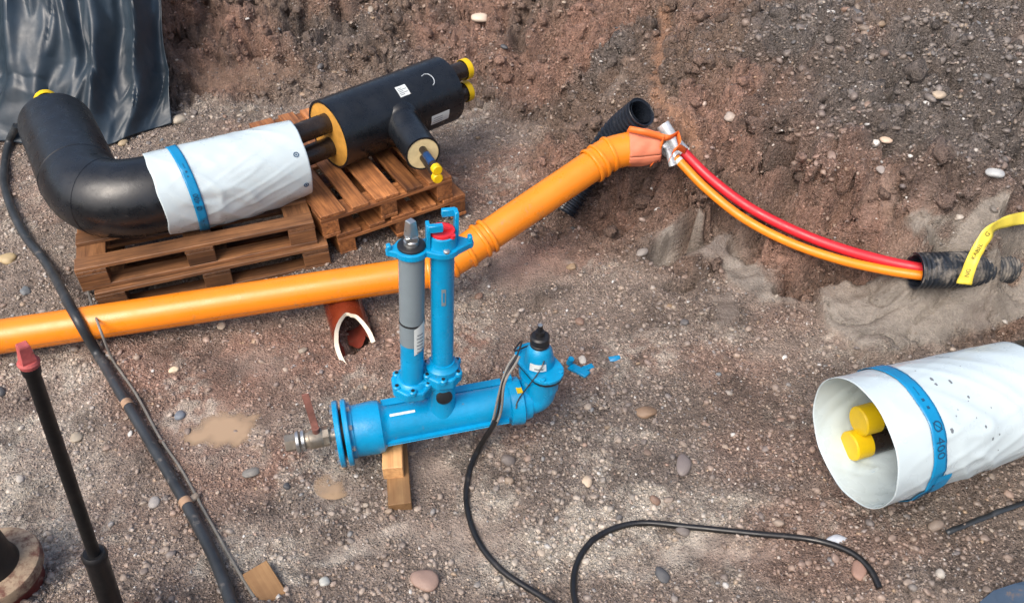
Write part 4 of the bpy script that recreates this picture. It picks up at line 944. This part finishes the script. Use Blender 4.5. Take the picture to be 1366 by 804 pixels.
# ball valve on the blind flange
v0 = b0 - ba * .002
mesh('pipe_nipple', cyl(v0, v0 - ba * .05, .024, 20), 'brass', wf)
bvm = mesh('ball_valve', lathe(v0 - ba * .03, -ba, [(0, .028), (.0, .036), (.02, .038), (.028, .042), (.075, .042), (.082, .036), (.1, .034)], 28), 'brass', wf)
mesh('hex_nut', cyl(v0 - ba * .028, v0 - ba * .052, .042, 8), 'brass', bvm)
for k in range(2): mesh('union_ring', lathe(v0 - ba * (.125 + k * .022), -ba, [(0, .040), (.003, .046), (.014, .046), (.017, .040)], 28), 'zinc', bvm)
mesh('hex_nut', cyl(v0 - ba * .165, v0 - ba * .205, .037, 6), 'brass', bvm)
sb = v0 - ba * .075 + up * .036
mesh('stem', cyl(sb, sb + up * .028, .016, 16), 'rust', bvm); 
lev1 = aty(407, 526, (sb + bn * -.05).y); lev0 = sb + up * .022
ld = (lev1 - lev0); mesh('lever', box((lev0 + lev1) / 2, ld / 2, ba * .012, ld.cross(ba).normalized() * .0035, .002), 'rust', wf)
# socket, elbow body and gate valve at the right end
mesh('socket', lathe(b0, ba, [(BL - .045, .09), (BL - .04, .1), (BL - .0, .104), (BL + .012, .104), (BL + .02, .09), (BL + .05, .084)], 40), 'blue', wf)
mesh('socket_lug', box(b0 + ba * (BL - .03) + up * .098 - bn * .05, ba * .012, bn * .02, up * .016, .003), 'blue', wf); mesh('yellow_tag', box(b0 + ba * (BL + .0) + up * .1 + bn * .03, ba * .012, bn * .02, up * .0015, 0), 'yellow', wf)
gb = b0 + ba * (BL + .085)
gt = atpl(719, 496, gb, pl_n); gu = (atpl(721, 440, gb, pl_n) - gt).normalized()
mesh('elbow_body', tube(smoothpath([b0 + ba * (BL + .0), gb - ba * .045 + up * .005, gb + ba * .005 + up * .03, gt - gu * .01], 6), .076, 36), 'blue', wf)
la = atpl(697, 462, gt + gu * .01, gu); lb_ = atpl(742, 512, gt + gu * .01, gu); lx = (lb_ - la); llen = lx.length / 2; lx.normalize(); ly = gu.cross(lx).normalized(); lc = (la + lb_) / 2
llen = min(llen, .15)
def oblong(hl, r): return lobe(hl - r, 0, r, -90, 90, 10) + lobe(-(hl - r), 0, r, 90, 270, 10)
mesh('gasket', prism(oblong(llen - .003, .071), lx, ly, lc, -.012, -.001, gu), 'black_rub', wf, smooth=False)
bevel(mesh('valve_flange', prism(oblong(llen, .075), lx, ly, lc, 0, .018, gu), 'blue', wf, smooth=False), .004, 2)
mesh('valve_throat', prism(oblong(llen - .025, .062), lx, ly, lc, -.09, -.011, gu), 'blue', wf, smooth=False)
for s1_ in (-1, 1):
    for s2_ in (-1, 1):
        q = lc + lx * (llen - .035) * s1_ + ly * .045 * s2_ + gu * .018; mesh('bolt', lathe(q, gu, [(0, .013), (.006, .013), (.008, .009)], 12), 'blue', wf)
mesh('bonnet', lathe(lc + gu * .015, gu, [(0, .066), (.03, .062), (.07, .055), (.09, .046), (.1, .036)], 32), 'blue', wf)
gtop = lc + gu * .11
mesh('gland', lathe(gtop, gu, [(-.015, .036), (-.01, .041), (.0, .041), (.003, .036), (.008, .036), (.011, .041), (.019, .041), (.022, .036), (.027, .036), (.030, .041), (.055, .041), (.062, .034), (.062, .001)], 30, (False, False)), 'black_rub', wf)
mesh('spindle', join(cyl(gtop + gu * .06, gtop + gu * .085, .019, 8), cyl(gtop + gu * .085, gtop + gu * .115, .011, 4)), 'black_rub', wf); mesh('spindle_tip', cyl(gtop + gu * .1152, gtop + gu * .119, .0095, 8), 'zinc', wf)
bfn = cylfn(lc, gu, .063); fb = face_ang(bfn, .04); mesh('paper_label', patch(lambda a, b: bfn(fb + a, b, .004 - (b - .03) * .16), -.5, .62, .025, .06, 10, 3), 'paper', wf)
for k in range(3): mesh('label_print', patch(lambda a, b: bfn(fb + a, b, .0045 - (b - .03) * .16), -.3 + .2 * k, -.12 + .2 * k + .1 * (k % 2), .034, .040, 4, 1), 'ptext', wf)
# timber under the pipe
tA = at(527, 615, .09); tB = at(531, 650, .02)
timber(at(524, 603, .085), 0, .11, .042, .036, 'wood_c', 'upper pale timber offcut wedged directly under the blue pipe', R_(97))
timber(at(531, 632, .026), 0, .17, .047, .026, 'wood_c', 'lower longer timber plank beneath the pale offcut under blue pipe', R_(99))
timber(at(354, 781, .022), 0, .085, .05, .022, 'wood_c', 'small timber offcut lying beside the thick black cable end', R_(128))

# ------------------------------------------------------------------ broken clay pipe
q0 = at(456, 400, .04); q1 = at(468, 440, .04); qd = (q1 - q0); qd.z = 0; qd.normalize(); Rk = .098
cp = thing('clay_pipe', (q1.x, q1.y, 0), 'broken brown glazed clay pipe with pale rim under the orange pipe', 'pipe')
qu = Vector((qd.y, -qd.x, 0)); 
def cedge(a):   # a: 0 = top; broken edge runs out further along one wall
    w_ = .012 * mnoise.noise(Vector((a * 3, 1, 4)))
    return -.03 + w_ + (.22 * (-a / 2.3) ** 1.4 if a < 0 else (.16 * (a / 1.4) ** 1.5 if a < 1.4 else .16 - .16 * (a - 1.4)))
def cfn(r, a, t): return q1 + Vector((0, 0, -.005)) + qd * t + (up * math.cos(a) + qu * -math.sin(a)) * r
a0, a1 = -2.35, 2.2
mesh('pipe_wall', patch(lambda a, t: cfn(Rk, a, -.26 + (cedge(a) + .26) * t), a0, a1, 0, 1, 40, 10), 'clay', cp)
mesh('inner_wall', patch(lambda a, t: cfn(Rk - .022, a, -.26 + (cedge(a) + .26) * t), a0, a1, 0, 1, 40, 10), 'clayin', cp)
mesh('broken_rim', join(patch(lambda a, t: cfn(Rk - .022 + .022 * t, a, cedge(a) + .0005), a0, a1, 0, 1, 40, 1), patch(lambda b, t: cfn(Rk - .022 + .022 * t, a0, -.26 + (cedge(a0) + .26) * b), 0, 1, 0, 1, 6, 1), patch(lambda b, t: cfn(Rk - .022 + .022 * t, a1, -.26 + (cedge(a1) + .26) * b), 0, 1, 0, 1, 6, 1)), 'clayrim', cp)
mesh('shard', patch(lambda a, t: cfn(Rk - .012, a, -.1 + (.13 + .02 * math.sin(a * 5)) * t), 2.3, 3.4, 0, 1, 10, 4), 'clayin', cp)

# ------------------------------------------------------------------ cables, wire, rod
def onground(px, py, r): p = ghit(px, py); return Vector((p.x, p.y, gzf(p.x, p.y) + r * .8))
def settle(P, r):
    return [Vector((p.x, p.y, max(p.z, gzf(p.x, p.y) + r * .45))) for p in P]
cb = [aty(22, 168, 4.95), onground(13, 200, .03), onground(8, 250, .03), onground(30, 310, .03), onground(68, 362, .03)]
xo = at(99, 418, .10 + RO + .035); cb += [xo] + [onground(*q, .03) for q in ((133, 478), (162, 527), (200, 590), (246, 668), (283, 738), (308, 800), (340, 900))]
th = settle(smoothpath(cb, 10), .029); tcb = thing('thick_cable', th[60], 'thick dusty black cable draped over the orange pipe, tan tape patches', 'cable')
mesh('sheath', tube(th, .024, 18), 'cable_dusty', tcb)
def near(pth, px, py):
    return min(range(len(pth)), key=lambda i: (math.hypot(*(lambda q: (683 + FPX * q.dot(CR) / q.dot(CF) - px, 402 - FPX * q.dot(CU) / q.dot(CF) - py))(pth[i] - CP))))
for px, py in ((166, 537), (246, 667)):
    i = near(th, px, py); mesh('tan_tape', tube([th[i - 1].lerp(th[i], .55), th[i], th[i].lerp(th[i + 1], .6)], .0255, 18), 'cabletape', tcb)
wr = settle(smoothpath([onground(118, 388, .004) + up * .02, at(131, 432, .10 + RO + .02), onground(153, 485, .004), onground(184, 530, .004), onground(214, 585, .004), onground(244, 630, .004), onground(277, 690, .004), onground(308, 745, .004), onground(340, 798, .004)], 8), .012)
o = mesh('thin_wire', tube(wr, .0062, 8), 'wire_grey', None, base=wr[30]); tag(o, 'thin tan wire running beside the thick black cable', 'wire')
ck = [onground(*q, .013) for q in ((622, 660), (634, 716), (668, 762), (730, 803), (790, 850), (800, 880), (780, 850), (765, 790), (772, 748), (800, 716), (850, 700), (920, 705), (1000, 713), (1080, 722), (1130, 738), (1158, 762), (1172, 786))]
ck[5] = (ck[4] + ck[6]) / 2 + Vector((0, -.1, 0))
vside = lc - lx * .1 + gu * .03
ck = [atpl(690, 474, gt + bn * .03, bn), atpl(672, 508, b1 + bn * .095, bn), atpl(661, 560, b1 + bn * .11, bn), onground(636, 606, .013)] + ck
ckp = settle(smoothpath(ck, 9), .0125); bc = thing('black_cable', ckp[60], 'slim black cable looping from the blue valve across the gravel', 'cable')
mesh('sheath', tube(ckp[18:], .0125, 14), 'cable', bc)
for s in (-1, 0, 1): mesh('wire_strand', tube(smoothpath([p + bn * (.006 * s) + ba * (.007 * s * (1 + .5 * math.sin(k))) for k, p in enumerate(ckp[0:24:2])], 3), .0055, 8), 'wire_grey' if s else 'cable', bc)
mesh('wire_strand', tube(smoothpath([lc + gu * .09 + bn * .03 + ba * .02, lc + gu * .05 + bn * .08 - ba * .02, b0 + ba * (BL - .01) + up * .09 + bn * .07, b0 + ba * (BL - .03) + up * .06 + bn * .095], 8), .003, 6), 'cable', bc)
mesh('wire_strand', tube(smoothpath([ckp[0], lc - lx * (llen + .005) + gu * .03, lc - lx * (llen - .03) + ly * -.06 + gu * .03, lc + gu * .06 - lx * .07], 8), .004, 6), 'cable', bc)
# black spindle rod
rbse = at(160, 838, .06); Yr = rbse.y; rtop = aty(36, 477, Yr + .05); rmid = aty(133, 745, Yr); rdx = (rtop - rbse).normalized()
rod = thing('valve_rod', rbse, 'slim black upright valve rod with red square head', 'rod')
Lr = (rtop - rbse).length
mesh('shaft', lathe(rbse, rdx, [(0, .0195), (Lr - .06, .0195), (Lr - .055, .023), (Lr - .02, .025), (Lr - .012, .022)], 24), 'rod', rod)
mesh('red_head', lathe(rtop - rdx * .014, rdx, [(0, .025), (.012, .025), (.02, .023), (.056, .019), (.06, .016)], 4), 'redpaint', rod, smooth=False)
mesh('red_head', lathe(rtop - rdx * .03, rdx, [(0, .024), (.015, .028), (.022, .024)], 20), 'redpaint', rod)
Lm = (rmid - rbse).length
mesh('outer_tube', lathe(rbse, rdx, [(0, .036), (Lm - .03, .036), (Lm - .012, .040), (Lm, .038), (Lm + .008, .032), (Lm + .004, .021)], 28), 'black_rub', rod)
gx0 = rbse + Vector((.02, .02, -.08)); mesh('base_flange', lathe(gx0, up, [(0, .10), (.07, .095), (.09, .06), (.11, .05)], 24), 'oxide', rod)
# iron flange stub in the corner
fc = at(-14, 752, .16); fg = thing('iron_flange', (fc.x, fc.y, -.02), 'dusty cream topped iron flange with black stub pipe', 'flange')
mesh('flange_ring', lathe((fc.x, fc.y, .10), up, [(0, .15), (.0, .165), (.035, .17), (.05, .165), (.055, .15), (.058, .07)], 40), 'cream', fg)
mesh('flange_body', lathe((fc.x, fc.y, -.06), up, [(0, .13), (.06, .135), (.13, .145), (.16, .16)], 36), 'oxide', fg)
sc_ = aty(-10, 700, fc.y); mesh('stub_pipe', lathe((fc.x, fc.y, .155), up, [(0, .1), (.02, .096), (.03, .09), (.22, .084), (.225, .06)], 32), 'rod', fg)

# ------------------------------------------------------------------ black sheet in the back corner
def sheetfn():
    bot = [(-170, 225), (-60, 204), (0, 186), (60, 190), (110, 192), (150, 188), (190, 172), (229, 161)]
    Bp = smoothpath([Vector((p.x, p.y, gzf(p.x, p.y) + .012)) for p in (at(*q, .012) for q in bot)], 10)
    Tp = smoothpath([aty(-190, -120, 5.72), aty(-60, -120, 5.78), aty(40, -120, 5.80), aty(120, -110, 5.8), aty(193, -100, 5.82)], 18)
    nu, nv = 170, 120; V = []
    for i in range(nu + 1):
        u = i / nu; b = Bp[min(int(u * (len(Bp) - 1)), len(Bp) - 1)]; k = u * (len(Bp) - 1); i0 = min(int(k), len(Bp) - 2); b = Bp[i0].lerp(Bp[i0 + 1], k - i0)
        k = u * (len(Tp) - 1); i0 = min(int(k), len(Tp) - 2); t_ = Tp[i0].lerp(Tp[i0 + 1], k - i0)
        for j in range(nv + 1):
            v = j / nv; p = t_.lerp(b, v); p.z -= .20 * math.sin(math.pi * v) * (1 - v * .3); p.y -= .02 * math.sin(math.pi * v)
            uu = u * 4.6 + .5 * mnoise.noise(Vector((u * 2, v * 1.3, 1))) + .35 * v
            sa = lambda q, e=.0015: math.sqrt(q * q + e)
            f1 = 1 - sa(mnoise.noise(Vector((uu * 1.2, v * .35, 4)))) * 2.0; f2 = 1 - sa(mnoise.noise(Vector((uu * 2.1 + v * 1.2, v * .8 - u, 7)))) * 2.2
            f3 = sa(mnoise.noise(Vector((u * 5 + v * 3.5, v * 4 - u * 4, 2)))) + 1 * .5 * sa(mnoise.noise(Vector((u * 9 - v * 5, v * 7 + u * 5, 6))))
            dv = mnoise.voronoi(Vector((u * 5 + .6 * f2, v * 3.2 + .3 * f1, .5)))[0]; vd = dv[1] - dv[0]
            amp = min(1, .12 + 2.2 * (1 - v))
            off = (.17 * (f1 - .5) + .06 * f2) * amp + .02 * (f3 - .3) + .075 * min(vd, .45) * min(1, .25 + 2 * (1 - v))
            dirv = Vector((.1, -.75, .55)); q = p + dirv * off; q.x += .05 * mnoise.noise(Vector((v * 3, u * 5, 3)))
            q.z = max(q.z, gzf(q.x, q.y) + .006) if v > .5 else q.z
            V.append(q)
    F = [(i * (nv + 1) + j, (i + 1) * (nv + 1) + j, (i + 1) * (nv + 1) + j + 1, i * (nv + 1) + j + 1) for i in range(nu) for j in range(nv)]
    return V, F
o = mesh('plastic_sheet', sheetfn(), 'sheet', None, base=at(60, 190, 0)); s = o.modifiers.new('solid', 'SOLIDIFY'); s.thickness = .003
tag(o, 'crumpled black plastic sheet draped down the bank to the floor', 'sheet')
# ------------------------------------------------------------------ small litter
def flatpoly(name, pts, th_, mat, label, cat, lift=.006):
    P = [ghit(*q) for q in pts]; n = len(P); V = [Vector((p.x, p.y, gzf(p.x, p.y) + lift)) for p in P]; V += [v + up * th_ for v in V]
    F = [tuple(range(n)), tuple(range(n, 2 * n))] + [(k, (k + 1) % n, n + (k + 1) % n, n + k) for k in range(n)]
    o = mesh(name, (V, F), mat, None, False, base=V[0]); tag(o, label, cat); return o
def stripe(pts, w_, mat, name, label, cat):
    P = smoothpath([onground(*q, .008) for q in pts], 8); V = []
    for i, p in enumerate(P):
        d = (P[min(i + 1, len(P) - 1)] - P[max(i - 1, 0)]); sdir = Vector((d.y, -d.x, 0)).normalized()
        for s in (-1, 1): q = p + sdir * w_ * s; q.z = gzf(q.x, q.y) + .008; V.append(q)
    F = [(2 * i, 2 * i + 1, 2 * i + 3, 2 * i + 2) for i in range(len(P) - 1)]
    o = mesh(name, (V, F), mat, None, True, base=P[0]); o.modifiers.new('solid', 'SOLIDIFY').thickness = .003; tag(o, label, cat); return o
stripe([(1262, 712), (1300, 696), (1335, 683), (1380, 668), (1440, 650)], .010, 'cable_dusty', 'plastic_strip', 'flat black plastic strip on the ground below the white wrap', 'strip')
bp = thing('broken_plastic', ghit(772, 497), 'broken bright blue plastic bracket bits right of the valve', 'plastic')
g = ghit(772, 497); g = Vector((g.x, g.y, gzf(g.x, g.y) + .012))
mesh('fragment', box(g, Vector((.04, -.035, .006)), Vector((.014, .016, 0)), Vector((0, 0, .007)), .002), 'blue', bp)
mesh('fragment', cyl(g + Vector((-.045, .05, .0)), g + Vector((-.035, .045, .035)), .015, 14), 'blue', bp)
mesh('fragment', box(g + Vector((.045, .02, .0)), Vector((.025, .012, 0)), Vector((-.006, .014, 0)), Vector((0, 0, .006)), .002), 'blue', bp)
g = ghit(820, 480); o = mesh('plastic_scrap', box(Vector((g.x, g.y, gzf(g.x, g.y) + .006)), Vector((.028, .006, 0)), Vector((-.004, .013, .004)), Vector((0, 0, .005)), .002), 'btape', None, base=Vector((g.x, g.y, g.z))); tag(o, 'tiny dark blue plastic scrap lying on open gravel', 'scrap')
flatpoly('tarpaulin', [(1300, 812), (1318, 797), (1345, 788), (1385, 778), (1420, 800), (1400, 840), (1330, 840)], .012, 'bsheet', 'blue grey tarpaulin corner on the ground in the foreground', 'tarpaulin', .03)
